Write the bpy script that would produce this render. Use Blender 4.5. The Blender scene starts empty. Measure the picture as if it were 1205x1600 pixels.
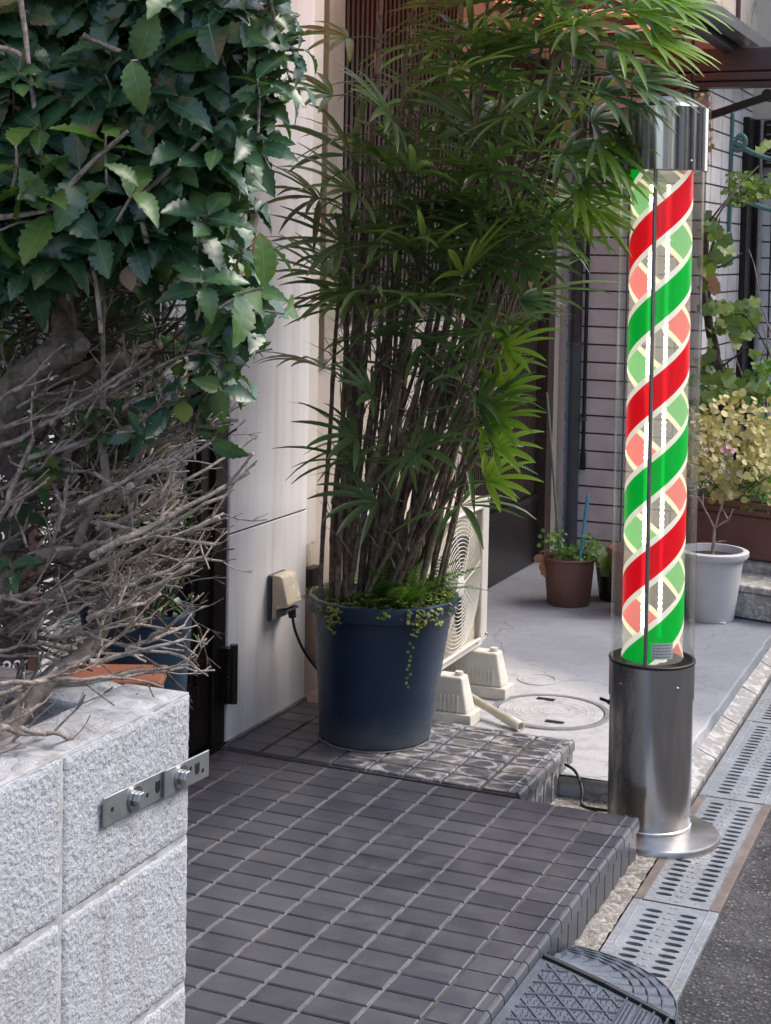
import bpy, bmesh, math, random
from math import sin, cos, pi, radians
from mathutils import Vector, Matrix, Euler, noise as mnoise
random.seed(11)
scene = bpy.context.scene
COL = scene.collection

# ------------------------------------------------------------------ camera
# world: Y along the street (away), X towards the street, Z up; tiled porch floor is z = 0
F, YAW, PIT, ROL, CX, CY, CAMH = 2446.8, 0.40809, 0.046936, 0.018969, 602.5, 502.67, 1.35
fwh = Vector((-sin(YAW), cos(YAW), 0)); rgt = Vector((cos(YAW), sin(YAW), 0)); zup = Vector((0, 0, 1))
fwd = fwh * cos(PIT) - zup * sin(PIT); upc = fwh * sin(PIT) + zup * cos(PIT)
CAMP = Vector((0, 0, CAMH))
cam_d = bpy.data.cameras.new("camera"); cam = bpy.data.objects.new("camera", cam_d); COL.objects.link(cam)
cr, sr = cos(ROL), sin(ROL)
camx = rgt * cr + upc * sr; camy = -rgt * sr + upc * cr     # image rolled clockwise a little
M = Matrix((camx, camy, -fwd)).transposed().to_4x4(); M.translation = CAMP
cam.matrix_world = M
cam_d.sensor_fit = 'VERTICAL'; cam_d.sensor_height = 36; cam_d.sensor_width = 27
cam_d.lens = F / 1600 * 36
cam_d.shift_y = -(800 - CY) / 1600
cam_d.clip_start = 0.05; cam_d.clip_end = 800
scene.camera = cam

# ------------------------------------------------------------------ world, sun, exposure
world = bpy.data.worlds.new("World"); scene.world = world; world.use_nodes = True
wn = world.node_tree; bg = wn.nodes['Background']
sky = wn.nodes.new('ShaderNodeTexSky'); sky.sky_type = 'NISHITA'; sky.sun_disc = False
SUN_EL, SUN_AZ = radians(52), radians(58)      # azimuth from +Y towards +X
sky.sun_elevation = SUN_EL; sky.sun_rotation = SUN_AZ
sky.air_density = 1.0; sky.dust_density = 3.0; sky.ozone_density = 1.0
wn.links.new(sky.outputs[0], bg.inputs[0]); bg.inputs[1].default_value = 0.15
sun_d = bpy.data.lights.new("sun", 'SUN'); sun = bpy.data.objects.new("sun", sun_d); COL.objects.link(sun)
sun_d.energy = 0.6; sun_d.angle = radians(28); sun_d.color = (1.0, 0.98, 0.95)
sdir = Vector((sin(SUN_AZ) * cos(SUN_EL), cos(SUN_AZ) * cos(SUN_EL), sin(SUN_EL)))
sun.rotation_euler = (-sdir).to_track_quat('-Z', 'Y').to_euler()
scene.view_settings.view_transform = 'Standard'; scene.view_settings.look = 'None'
scene.view_settings.exposure = 1.52; scene.view_settings.gamma = 1
scene.render.engine = 'CYCLES'
scene.cycles.use_denoising = True
scene.cycles.max_bounces = 10; scene.cycles.transparent_max_bounces = 24
scene.cycles.sample_clamp_indirect = 6

def at(x, y, d):
    """photograph pixel (1205 x 1600) and distance along the view axis -> a point in the place"""
    a, b = (x - CX) / F, (y - CY) / F
    u = cr * a + sr * b; v = -sr * a + cr * b
    return CAMP + (fwd + rgt * u - upc * v) * d

# ------------------------------------------------------------------ materials
def rgb(c): return (c[0], c[1], c[2], 1)
class NT:
    def __init__(s, name):
        s.m = bpy.data.materials.new(name); s.m.use_nodes = True; s.t = s.m.node_tree
        s.b = s.t.nodes['Principled BSDF']; s.out = s.t.nodes['Material Output']
    def n(s, typ, **kw):
        nd = s.t.nodes.new(typ)
        for k, v in kw.items(): setattr(nd, k, v)
        return nd
    def l(s, a, b): s.t.links.new(a, b)
    def coord(s, scale=(1, 1, 1), kind='Object', rot=(0, 0, 0)):
        if kind == 'World':
            g = s.n('ShaderNodeNewGeometry'); src = g.outputs['Position']
        else:
            src = s.n('ShaderNodeTexCoord').outputs[kind]
        mp = s.n('ShaderNodeMapping'); mp.inputs['Scale'].default_value = scale; mp.inputs['Rotation'].default_value = rot
        s.l(src, mp.inputs[0]); return mp.outputs[0]
    def noise(s, vec, scale, detail=4, rough=.6, dist=0):
        nd = s.n('ShaderNodeTexNoise'); nd.inputs['Scale'].default_value = scale; nd.inputs['Detail'].default_value = detail
        nd.inputs['Roughness'].default_value = rough; nd.inputs['Distortion'].default_value = dist
        s.l(vec, nd.inputs['Vector']); return nd.outputs['Fac']
    def ramp(s, fac, stops):
        r = s.n('ShaderNodeValToRGB'); e = r.color_ramp.elements
        while len(e) < len(stops): e.new(0.5)
        for i, (p, c) in enumerate(stops):
            e[i].position = p; e[i].color = rgb(c) if hasattr(c, '__len__') else (c, c, c, 1)
        s.l(fac, r.inputs[0]); return r.outputs[0]
    def mix(s, fac, a, b, mode='MIX'):
        x = s.n('ShaderNodeMix', data_type='RGBA', blend_type=mode)
        for i, v in ((0, fac), (6, a), (7, b)):
            if isinstance(v, (int, float)): x.inputs[i].default_value = v if i == 0 else (v, v, v, 1)
            elif isinstance(v, tuple): x.inputs[i].default_value = rgb(v)
            else: s.l(v, x.inputs[i])
        return x.outputs[2]
    def math(s, op, a, b=None):
        x = s.n('ShaderNodeMath', operation=op)
        for i, v in ((0, a), (1, b)):
            if v is None: continue
            if isinstance(v, (int, float)): x.inputs[i].default_value = v
            else: s.l(v, x.inputs[i])
        return x.outputs[0]
    def bump(s, h, dist=.002, strength=1):
        b = s.n('ShaderNodeBump'); b.inputs['Distance'].default_value = dist; b.inputs['Strength'].default_value = strength
        s.l(h, b.inputs['Height']); s.l(b.outputs[0], s.b.inputs['Normal']); return b
    def set(s, col=None, rough=None, metal=None, spec=None):
        for k, v in (('Base Color', col), ('Roughness', rough), ('Metallic', metal), ('Specular IOR Level', spec)):
            if v is None: continue
            i = s.b.inputs[k]
            if isinstance(v, (int, float)): i.default_value = v
            elif isinstance(v, tuple): i.default_value = rgb(v)
            else: s.l(v, i)
        return s.m

def simple(name, col, rough=.5, metal=0, var=.25, scale=30, bump=0, spec=None, bscale=None, rvar=0, kind='Object'):
    m = NT(name); co = m.coord(kind=kind)
    f = m.noise(co, scale, 5)
    f2 = m.noise(co, scale * .17, 3)
    d = tuple(c * (1 - var) for c in col); u = tuple(min(1, c * (1 + var)) for c in col)
    c1 = m.ramp(f, [(.3, d), (.7, u)])
    c = m.mix(m.ramp(f2, [(.35, 0.0), (.65, .5)]), c1, d)
    if bump: m.bump(m.noise(co, bscale or scale * 3, 4), bump)
    r = rough
    if rvar: r = m.ramp(f2, [(.3, rough - rvar), (.7, rough + rvar)])
    return m.set(c, r, metal, spec)

MT = {}
# dark glazed floor tiles, a shade of its own per tile
def tile_mat(name, stained):
    m = NT(name); at_ = m.n('ShaderNodeAttribute'); at_.attribute_name = 'tint'
    t = at_.outputs['Fac']; w = m.coord(kind='World')
    base = m.ramp(t, [(0, (.045, .05, .063)), (.5, (.057, .062, .076)), (1, (.072, .077, .091))])
    n1 = m.noise(w, 9, 6, .65); n2 = m.noise(w, 220, 3)
    base = m.mix(m.ramp(n1, [(.45, 0.0), (.72, .35)]), base, (.15, .145, .15))
    base = m.mix(m.ramp(n2, [(.62, 0.0), (.75, .25)]), base, (.2, .19, .19))
    rough = m.ramp(n1, [(.3, .27), (.7, .5)])
    if stained:
        uv = m.n('ShaderNodeUVMap').outputs[0]
        sp = m.n('ShaderNodeSeparateXYZ'); m.l(uv, sp.inputs[0])
        # a lime ring left where water dried on the tile
        dx = m.math('ABSOLUTE', m.math('SUBTRACT', sp.outputs[0], .5)); dy = m.math('ABSOLUTE', m.math('SUBTRACT', sp.outputs[1], .5))
        nz = m.noise(w, 26, 4, .6, .6); nz2 = m.noise(w, 9, 3)
        d = m.math('ADD', m.math('POWER', m.math('ADD', m.math('POWER', dx, 2.6), m.math('POWER', dy, 2.6)), .385), m.math('MULTIPLY', m.math('SUBTRACT', nz, .5), .95))
        ring = m.math('MULTIPLY', m.ramp(d, [(.26, 0.0), (.36, .8), (.45, .9), (.52, .15)]), m.ramp(m.noise(w, 11, 4, .65, 1.0), [(.42, .08), (.58, 1.0)]))
        sx = m.n('ShaderNodeSeparateXYZ'); m.l(w, sx.inputs[0])
        zone = m.math('ADD', m.math('MULTIPLY', m.math('SUBTRACT', nz2, .5), 1.3), m.math('MULTIPLY', m.math('ADD', sx.outputs[0], 1.72), 5.0))
        zone = m.ramp(zone, [(.1, 0.0), (.45, 1.0)])
        fac = m.math('MULTIPLY', m.math('MULTIPLY', ring, zone), .85)
        mud = m.math('MULTIPLY', m.ramp(m.noise(w, 13, 5, .7), [(.47, 0.0), (.6, .7)]), zone)
        base = m.mix(mud, base, (.16, .145, .12))
        base = m.mix(fac, base, (.42, .42, .43))
        rough = m.mix(fac, rough, (.75, .75, .75))
    m.bump(m.noise(w, 60, 4), .0006)
    return m.set(base, rough, 0, .5)
MT['tile'] = tile_mat('dark_floor_tile', False); MT['tile_stain'] = tile_mat('lime_stained_tile', True)
m = NT('light_grout'); w = m.coord(kind='World'); MT['grout'] = m.set(m.ramp(m.noise(w, 40, 5), [(.3, (.08, .08, .084)), (.7, (.19, .187, .193))]), .85); m.bump(m.noise(w, 200, 4), .001)
m = NT('dark_grout'); w = m.coord(kind='World'); MT['grout_d'] = m.set(m.ramp(m.noise(w, 30, 5), [(.3, (.03, .028, .026)), (.7, (.1, .092, .085))]), .9)
# concrete slab
m = NT('slab_concrete'); w = m.coord(kind='World'); n1 = m.noise(w, 2.3, 7, .65); n2 = m.noise(w, 18, 6, .7); n3 = m.noise(w, 160, 4)
c = m.ramp(n1, [(.3, (.165, .182, .208)), (.55, (.2, .218, .245)), (.75, (.26, .277, .302))])
sx = m.n('ShaderNodeSeparateXYZ'); m.l(w, sx.inputs[0])
yy = m.math('ADD', m.math('ADD', sx.outputs[1], m.math('MULTIPLY', n2, .28)), m.math('MULTIPLY', sx.outputs[0], .5))
old = m.ramp(m.math('SUBTRACT', yy, 4.0), [(.22, 1.0), (.40, 0.0)])
c = m.mix(m.math('MULTIPLY', old, .8), c, m.ramp(n2, [(.3, (.3, .3, .3)), (.7, (.56, .56, .56))]))
c = m.mix(m.ramp(n2, [(.56, 0.0), (.7, .3)]), c, (.12, .125, .13))
c = m.mix(m.ramp(n3, [(.6, 0.0), (.7, .4)]), c, (.1, .1, .11))
v = m.n('ShaderNodeTexVoronoi', feature='DISTANCE_TO_EDGE'); v.inputs['Scale'].default_value = 1.1; mv = m.n('ShaderNodeVectorMath', operation='ADD'); nz3 = m.n('ShaderNodeTexNoise'); nz3.inputs['Scale'].default_value = 4; m.l(w, nz3.inputs['Vector']); m.l(w, mv.inputs[0]); sc3 = m.n('ShaderNodeVectorMath', operation='SCALE'); sc3.inputs['Scale'].default_value = .5; m.l(nz3.outputs['Color'], sc3.inputs[0]); m.l(sc3.outputs[0], mv.inputs[1]); m.l(mv.outputs[0], v.inputs['Vector'])
c = m.mix(m.ramp(v.outputs['Distance'], [(.0, .55), (.006, 0.0)]), c, (.06, .06, .06))
c = m.mix(m.ramp(m.noise(w, 1.1, 5, .7), [(.5, 0.0), (.62, .35)]), c, (.13, .14, .155))
m.bump(n3, .0015); MT['slab'] = m.set(c, m.ramp(n2, [(.3, .6), (.7, .9)]))
def rough_conc(name, a, b, c3, bd=.004, sc=60):
    m = NT(name); w = m.coord(kind='World'); n1 = m.noise(w, sc * .12, 6, .7); n2 = m.noise(w, sc, 5, .7)
    v = m.n('ShaderNodeTexVoronoi'); v.inputs['Scale'].default_value = sc * 1.3; m.l(w, v.inputs['Vector'])
    c = m.mix(m.ramp(n2, [(.35, 0.0), (.65, 1.0)]), a, b); c = m.mix(m.ramp(n1, [(.4, 0.0), (.65, .75)]), c, c3)
    sp = m.n('ShaderNodeSeparateColor'); m.l(v.outputs['Color'], sp.inputs[0])
    c = m.mix(m.ramp(sp.outputs[0], [(.55, 0.0), (.95, .45)]), c, tuple(min(1, x * 1.9) for x in b))
    h = m.math('ADD', n2, m.math('MULTIPLY', v.outputs['Distance'], -.6)); m.bump(h, bd)
    return m.set(c, .9)
MT['gutter'] = rough_conc('rough_gutter_concrete', (.19, .175, .15), (.33, .31, .27), (.13, .12, .10), .006, 70)
MT['curb'] = rough_conc('old_curb_concrete', (.24, .235, .225), (.33, .325, .315), (.19, .18, .17), .0006, 40)
m = NT('asphalt'); w = m.coord(kind='World'); v = m.n('ShaderNodeTexVoronoi'); v.inputs['Scale'].default_value = 120; m.l(w, v.inputs['Vector'])
sp = m.n('ShaderNodeSeparateColor'); m.l(v.outputs['Color'], sp.inputs[0]); n1 = m.noise(w, 5, 6, .7); n2 = m.noise(w, 60, 6, .75); n3 = m.noise(w, 1.7, 4)
c = m.mix(m.ramp(v.outputs['Distance'], [(.25, 0.0), (.6, 1.0)]), m.ramp(sp.outputs[0], [(.2, (.04, .04, .042)), (.75, (.1, .1, .1)), (.97, (.3, .29, .27))]), (.022, .022, .023))
c = m.mix(m.ramp(n2, [(.45, 0.0), (.7, .8)]), c, (.03, .03, .03)); c = m.mix(m.ramp(n1, [(.5, 0.0), (.72, .6)]), c, (.17, .17, .17)); c = m.mix(m.ramp(n3, [(.4, 0.0), (.65, .4)]), c, (.05, .05, .052))
m.bump(m.math('SUBTRACT', n2, m.math('MULTIPLY', v.outputs['Distance'], .8)), .006); MT['asphalt'] = m.set(c, .9)
MT['dirt'] = rough_conc('dark_soil', (.012, .01, .008), (.04, .033, .026), (.02, .017, .013), .008, 60)
MT['oldconc'] = rough_conc('weathered_concrete_block', (.26, .25, .225), (.4, .39, .36), (.19, .18, .15), .003, 50)
# painted block planter
m = NT('painted_concrete_block'); w = m.coord(kind='World'); n1 = m.noise(w, 135, 5, .55); n2 = m.noise(w, 3, 5); n3 = m.noise(w, 260, 3)
c = m.ramp(n1, [(.34, (.3, .315, .34)), (.46, (.4, .415, .445)), (.7, (.45, .465, .49))])
c = m.mix(m.ramp(n2, [(.5, 0.0), (.72, .4)]), c, (.3, .3, .29))
st = m.noise(m.coord((1, 14, 1.6), 'World'), 1.6, 5, .7); c = m.mix(m.ramp(st, [(.52, 0.0), (.7, .5)]), c, (.26, .235, .2))
pit = m.noise(w, 38, 4, .8); c = m.mix(m.ramp(pit, [(.64, 0.0), (.72, .5)]), c, (.2, .19, .17))
h = m.math('ADD', m.math('ADD', n1, m.math('MULTIPLY', n3, .3)), m.math('MULTIPLY', m.noise(w, 20, 4, .6), .6)); m.bump(h, .005); MT['block'] = m.set(c, .75)
m = NT('block_top_render'); w = m.coord(kind='World'); n1 = m.noise(w, 22, 6, .7, 1.5)
c = m.ramp(n1, [(.3, (.2, .2, .2)), (.5, (.36, .37, .38)), (.7, (.48, .49, .51))]); m.bump(n1, .008); MT['blocktop'] = m.set(c, .85)
m = NT('block_joint'); w = m.coord(kind='World'); c = m.ramp(m.noise(w, 30, 5), [(.35, (.27, .26, .25)), (.55, (.44, .45, .465))]); MT['bjoint'] = m.set(c, .7)
# marble panels with rain streaks
m = NT('streaked_wall_panel'); w = m.coord(kind='World'); st = m.coord((1, 9, .5), 'World')
n1 = m.noise(st, 2.2, 5, .6, .4); n2 = m.noise(w, 3, 5, .6, .5)
c = m.ramp(n1, [(.3, (.54, .505, .48)), (.45, (.63, .615, .605)), (.6, (.68, .675, .675)), (.75, (.62, .62, .64))])
c = m.mix(m.ramp(n2, [(.4, 0.0), (.7, .5)]), c, (.55, .56, .6)); MT['panel'] = m.set(c, .35)
MT['wall'] = simple('tan_render', (.42, .37, .32), .7, var=.12, scale=5, bump=.001, bscale=90, kind='World')
MT['post'] = simple('olive_wall_post', (.3, .27, .21), .6, var=.2, scale=12, kind='World')
MT['bronze'] = simple('dark_bronze_frame', (.028, .022, .02), .3, .6, var=.3, scale=8)
MT['brownwood'] = simple('dark_brown_slat', (.04, .026, .022), .5, var=.3, scale=20)
MT['brownpaint'] = simple('brown_canopy_paint', (.1, .05, .042), .4, var=.2, scale=10)
MT['grey_pvc'] = simple('dark_grey_pipe', (.055, .06, .072), .4, var=.2, scale=10)
MT['white_al'] = simple('pale_aluminium', (.5, .46, .44), .35, .5, var=.12, scale=20)
MT['ac'] = simple('ivory_enamel', (.55, .51, .46), .35, var=.08, scale=12)
MT['acd'] = simple('aged_ivory_plastic', (.6, .57, .5), .5, var=.14, scale=18)
MT['pvc'] = simple('yellowed_pvc', (.56, .53, .42), .4, var=.15, scale=25)
MT['tape'] = simple('beige_pipe_wrap', (.48, .43, .33), .6, var=.2, scale=40, bump=.002)
MT['black'] = simple('black_rubber', (.012, .012, .013), .45, var=.3)
MT['darkvoid'] = simple('dark_interior', (.01, .01, .011), .8, var=.3)
MT['intwall'] = simple('interior_plaster', (.22, .21, .2), .8, var=.3, scale=3)
m = NT('blue_plastic_pot'); w = m.coord(kind='Object'); n1 = m.noise(w, 6, 5, .6); n2 = m.noise(w, 60, 6, .7, 1)
c = m.ramp(n1, [(.3, (.007, .021, .045)), (.7, (.013, .034, .066))])
c = m.mix(m.ramp(n2, [(.66, 0.0), (.72, .22)]), c, (.2, .25, .3)); sc = m.noise(m.coord((14, 14, 1.5), rot=(.15, .1, 0)), 14, 3, .7, .8); c = m.mix(m.ramp(sc, [(.7, 0.0), (.74, .35)]), c, (.22, .27, .33)); sz = m.n('ShaderNodeSeparateXYZ'); m.l(w, sz.inputs[0]); c = m.mix(m.ramp(m.math('ADD', sz.outputs[2], m.math('MULTIPLY', n2, .12)), [(.07, .55), (.16, 0.0)]), c, (.11, .12, .125)); m.bump(n1, .001); MT['bluepot'] = m.set(c, m.ramp(n2, [(.4, .33), (.7, .5)]), 0, .5)
MT['brownpot'] = simple('brown_plastic_pot', (.115, .055, .042), .5, var=.15, scale=12)
MT['terra'] = simple('terracotta_plastic', (.19, .068, .04), .55, var=.2, scale=12)
MT['trough'] = simple('reddish_brown_trough', (.2, .09, .075), .5, var=.18, scale=14)
MT['greypot'] = simple('pale_grey_pot', (.5, .5, .51), .5, var=.08, scale=10)
def steel(name, tint=(.5, .49, .48), r0=.12, r1=.35, grime=0):
    m = NT(name); w = m.coord((3, 3, .6)); ww = m.coord(); n1 = m.noise(w, 7, 5, .6); n2 = m.noise(ww, 5, 6, .7); 
    c = m.ramp(n1, [(.3, tuple(x * .85 for x in tint)), (.7, tint)])
    if grime:
        sp = m.n('ShaderNodeSeparateXYZ'); m.l(ww, sp.inputs[0])
        lo = m.ramp(m.math('ADD', sp.outputs[0], m.math('MULTIPLY', m.noise(m.coord((9, 9, 1.2)), 4, 6, .75), .25)), [(.02, grime), (.1, 0.0)])
        c = m.mix(lo, c, (.05, .04, .033)); rr = m.mix(lo, m.ramp(n2, [(.3, r0), (.7, r1)]), (.6, .6, .6))
    else: rr = m.ramp(n2, [(.3, r0), (.7, r1)])
    m.bump(m.noise(w, 3, 3), .002, .5)
    return m.set(c, rr, 1)
MT['steel'] = steel('worn_stainless_steel', (.62, .605, .59), .14, .25, .8); MT['steel_cap'] = steel('polished_steel_cap', (.52, .51, .51), .1, .18)
MT['steel_disc'] = steel('brushed_base_steel', (.5, .49, .48), .25, .45)
m = NT('galvanised_grate'); w = m.coord(kind='World'); n1 = m.noise(w, 9, 6, .7); n2 = m.noise(w, 70, 5, .7); n3 = m.noise(w, 3, 4)
c = m.ramp(n1, [(.3, (.2, .225, .25)), (.6, (.3, .33, .36)), (.8, (.4, .43, .45))]); c = m.mix(m.math('MULTIPLY', m.ramp(n2, [(.45, 0.0), (.62, .9)]), m.ramp(n3, [(.42, .15), (.6, .9)])), c, (.17, .145, .115))
MT['galv'] = m.set(c, m.ramp(n2, [(.4, .38), (.65, .8)]), .3); m.bump(n2, .0008)
MT['galv_rust'] = simple('rusty_brown_grate_frame', (.2, .165, .145), .6, .4, var=.3, scale=20)
MT['zinc'] = simple('zinc_bolt_plate', (.36, .38, .38), .42, .8, var=.2, scale=40)
MT['alum'] = simple('gutter_aluminium', (.3, .3, .31), .3, .8, var=.2, scale=4)
MT['rubber'] = simple('blue_grey_rubber', (.07, .088, .115), .5, var=.3, scale=60, bump=.0012, bscale=260)
MT['greenmetal'] = simple('green_painted_iron', (.08, .2, .17), .45, var=.2, scale=20)
MT['cream'] = simple('cream_render', (.58, .52, .42), .8, var=.1, scale=4, kind='World')
m = NT('stained_upper_wall'); w = m.coord(kind='World'); n1 = m.noise(w, 3.5, 6, .7, 1.2)
MT['stained'] = m.set(m.ramp(n1, [(.35, (.18, .14, .12)), (.45, (.5, .42, .34)), (.6, (.62, .53, .44))]), .85)
MT['bluestick'] = simple('blue_plastic_cane', (.05, .22, .36), .4); MT['bamboo'] = simple('grey_green_cane', (.1, .12, .11), .6)
# tiled brick facades: joints drawn in the plane of each wall
def brick_mat(name, axis):
    m = NT(name); g = m.n('ShaderNodeNewGeometry'); sp = m.n('ShaderNodeSeparateXYZ'); m.l(g.outputs['Position'], sp.inputs[0])
    cb = m.n('ShaderNodeCombineXYZ'); m.l(sp.outputs[axis], cb.inputs[0]); m.l(sp.outputs[2], cb.inputs[1])
    br = m.n('ShaderNodeTexBrick'); br.offset = 0.0; m.l(cb.outputs[0], br.inputs['Vector'])
    br.inputs['Color1'].default_value = (.62, .595, .58, 1); br.inputs['Color2'].default_value = (.68, .655, .64, 1); br.inputs['Mortar'].default_value = (.035, .032, .035, 1)
    br.inputs['Scale'].default_value = 1; br.inputs['Brick Width'].default_value = .232; br.inputs['Row Height'].default_value = .0835
    br.inputs['Mortar Size'].default_value = .0045; br.inputs['Mortar Smooth'].default_value = .25; br.inputs['Bias'].default_value = -.2
    n1 = m.noise(m.coord(kind='World'), 7, 5)
    c = m.mix(m.ramp(n1, [(.4, 0.0), (.7, .35)]), br.outputs['Color'], (.36, .32, .32), 'MULTIPLY')
    inv = m.math('SUBTRACT', 1.0, br.outputs['Fac']); m.bump(inv, .004)
    return m.set(c, .4)
MT['brickX'] = brick_mat('pale_pink_tile_front', 0); MT['brickY'] = brick_mat('pale_pink_tile_side', 1)
# foliage
def leaf_mat(name, cols, rough=.35, trans=.25, tcol=(.2, .45, .03), spec=.5, scale=6):
    m = NT(name); info = m.n('ShaderNodeAttribute'); info.attribute_name = 'tint'
    n = m.noise(m.coord(kind='World'), scale, 3)
    f = m.math('ADD', m.math('MULTIPLY', info.outputs['Fac'], .75), m.math('MULTIPLY', n, .3))
    c = m.ramp(f, [(i / (len(cols) - 1) * .8 + .1, x) for i, x in enumerate(cols)])
    m.set(c, rough, 0, spec)
    tr = m.n('ShaderNodeBsdfTranslucent'); tc = m.mix(.6, c, tcol); m.l(tc, tr.inputs[0])
    mx = m.n('ShaderNodeMixShader'); mx.inputs[0].default_value = trans
    m.l(m.b.outputs[0], mx.inputs[1]); m.l(tr.outputs[0], mx.inputs[2]); m.l(mx.outputs[0], m.out.inputs[0])
    return m.m
MT['holly'] = leaf_mat('holly_leaf', [(.01, .032, .02), (.018, .052, .03), (.028, .074, .04), (.055, .12, .045), (.1, .17, .045)], .3, .12, spec=.5)
MT['holly_young'] = leaf_mat('young_holly_leaf', [(.05, .11, .03), (.08, .15, .03)], .35, .25)
MT['deadleaf'] = leaf_mat('dry_brown_leaf', [(.25, .12, .06), (.4, .22, .12)], .7, .2, (.5, .3, .1))
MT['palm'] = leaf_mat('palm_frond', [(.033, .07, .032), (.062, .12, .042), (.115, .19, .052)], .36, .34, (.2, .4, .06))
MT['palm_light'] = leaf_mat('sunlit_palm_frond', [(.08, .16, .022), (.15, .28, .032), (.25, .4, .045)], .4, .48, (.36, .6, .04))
MT['palm_dry'] = leaf_mat('dry_palm_fibre', [(.12, .085, .06), (.26, .2, .145), (.38, .3, .22)], .8, .1, (.3, .2, .1))
MT['fern'] = leaf_mat('fern_leaf', [(.04, .1, .02), (.09, .2, .03), (.15, .28, .05)], .5, .35)
MT['creeper'] = leaf_mat('creeping_leaf', [(.08, .13, .025), (.2, .24, .05), (.33, .3, .08)], .5, .3)
MT['yellowleaf'] = leaf_mat('yellow_coleus_leaf', [(.3, .3, .1), (.52, .48, .2), (.64, .58, .32)], .6, .3, (.6, .5, .15))
MT['vineleaf'] = leaf_mat('vine_leaf', [(.05, .1, .02), (.12, .19, .03), (.22, .28, .06)], .5, .3)
MT['pink'] = leaf_mat('pink_petal', [(.7, .35, .5), (.8, .45, .6)], .6, .3, (.8, .4, .5))
def bark(name, a, b, sc=30):
    m = NT(name); w = m.coord(kind='World'); n1 = m.noise(w, sc, 6, .7, .6); n2 = m.noise(w, sc * 4, 4)
    m.bump(m.math('ADD', n1, m.math('MULTIPLY', n2, .4)), .004); return m.set(m.ramp(n1, [(.35, a), (.65, b)]), .85)
MT['bark'] = bark('grey_bark', (.06, .048, .04), (.24, .2, .165), 45)
MT['twig'] = bark('bare_twig', (.12, .095, .08), (.42, .36, .31), 60)
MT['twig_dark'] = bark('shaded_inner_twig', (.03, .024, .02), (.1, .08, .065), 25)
MT['cane'] = bark('dark_palm_cane', (.05, .038, .03), (.24, .19, .145), 45)
MT['cane_g'] = bark('greenish_palm_cane', (.1, .1, .05), (.3, .27, .17), 45)
# glass and lit sign
def thin_glass(name, tint=(.93, .97, .95), ior=1.45, rough=.02, base=.0, cap=.9):
    m = NT(name); tr = m.n('ShaderNodeBsdfTransparent'); tr.inputs[0].default_value = rgb(tint)
    gl = m.n('ShaderNodeBsdfGlossy'); gl.inputs['Roughness'].default_value = rough
    fr = m.n('ShaderNodeFresnel'); fr.inputs['IOR'].default_value = ior
    mx = m.n('ShaderNodeMixShader'); m.l(m.math('MINIMUM', m.math('ADD', fr.outputs[0], base), cap), mx.inputs[0]); m.l(tr.outputs[0], mx.inputs[1]); m.l(gl.outputs[0], mx.inputs[2])
    m.l(mx.outputs[0], m.out.inputs[0]); return m.m
MT['glass'] = thin_glass('clear_tube_glass', (.975, .99, .98), 1.3, .03, .015, .3)
MT['doorglass'] = thin_glass('shop_door_glass', (.75, .8, .78), 1.5, .01, .2)
def film(name, col, emit, alpha, ecol=None):
    m = NT(name); m.b.inputs['Base Color'].default_value = rgb(col); m.b.inputs['Roughness'].default_value = .3
    m.b.inputs['Emission Color'].default_value = rgb(ecol or col); m.b.inputs['Emission Strength'].default_value = emit
    tr = m.n('ShaderNodeBsdfTransparent'); tr.inputs[0].default_value = rgb(col)
    mx = m.n('ShaderNodeMixShader'); mx.inputs[0].default_value = alpha
    m.l(tr.outputs[0], mx.inputs[1]); m.l(m.b.outputs[0], mx.inputs[2]); m.l(mx.outputs[0], m.out.inputs[0]); return m.m
MT['red'] = film('lit_red_film', (.5, .004, .01), .2, .88, (.9, .004, .014)); MT['green'] = film('lit_green_film', (.0, .3, .03), .17, .87, (.0, .62, .05))
MT['inner_glass'] = film('lit_clear_film', (.9, .88, .8), .45, .08); MT['creamfilm'] = film('lit_cream_film', (.7, .66, .55), .3, .9)
m = NT('led_white'); m.b.inputs['Emission Color'].default_value = (1, .97, .9, 1); m.b.inputs['Emission Strength'].default_value = 2.6; MT['led'] = m.set((.9, .9, .9), .4)
m = NT('orange_canopy_sheet'); m.set((.85, .42, .3), .5); tr = m.n('ShaderNodeBsdfTranslucent'); tr.inputs[0].default_value = (.95, .55, .42, 1)
mx = m.n('ShaderNodeMixShader'); mx.inputs[0].default_value = .8; m.l(m.b.outputs[0], mx.inputs[1]); m.l(tr.outputs[0], mx.inputs[2]); m.l(mx.outputs[0], m.out.inputs[0]); MT['orange'] = m.m
MT['blackboard'] = simple('blackboard', (.02, .018, .022), .5, var=.3, scale=10); MT['chalk'] = simple('white_chalk_paint', (.75, .75, .75), .7, var=.1)
MT['label'] = simple('white_sticker', (.62, .62, .6), .5, var=.05); MT['ink'] = simple('printed_grey_ink', (.15, .15, .15), .6)
MT['curtain'] = simple('grey_green_curtain', (.55, .6, .56), .8, var=.15, scale=10)
MT['blueplastic'] = simple('blue_plastic_tub', (.004, .022, .045), .4)
MT['iron'] = simple('cast_iron_lid', (.2, .2, .2), .7, .2, var=.25, scale=40, bump=.002)

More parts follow.
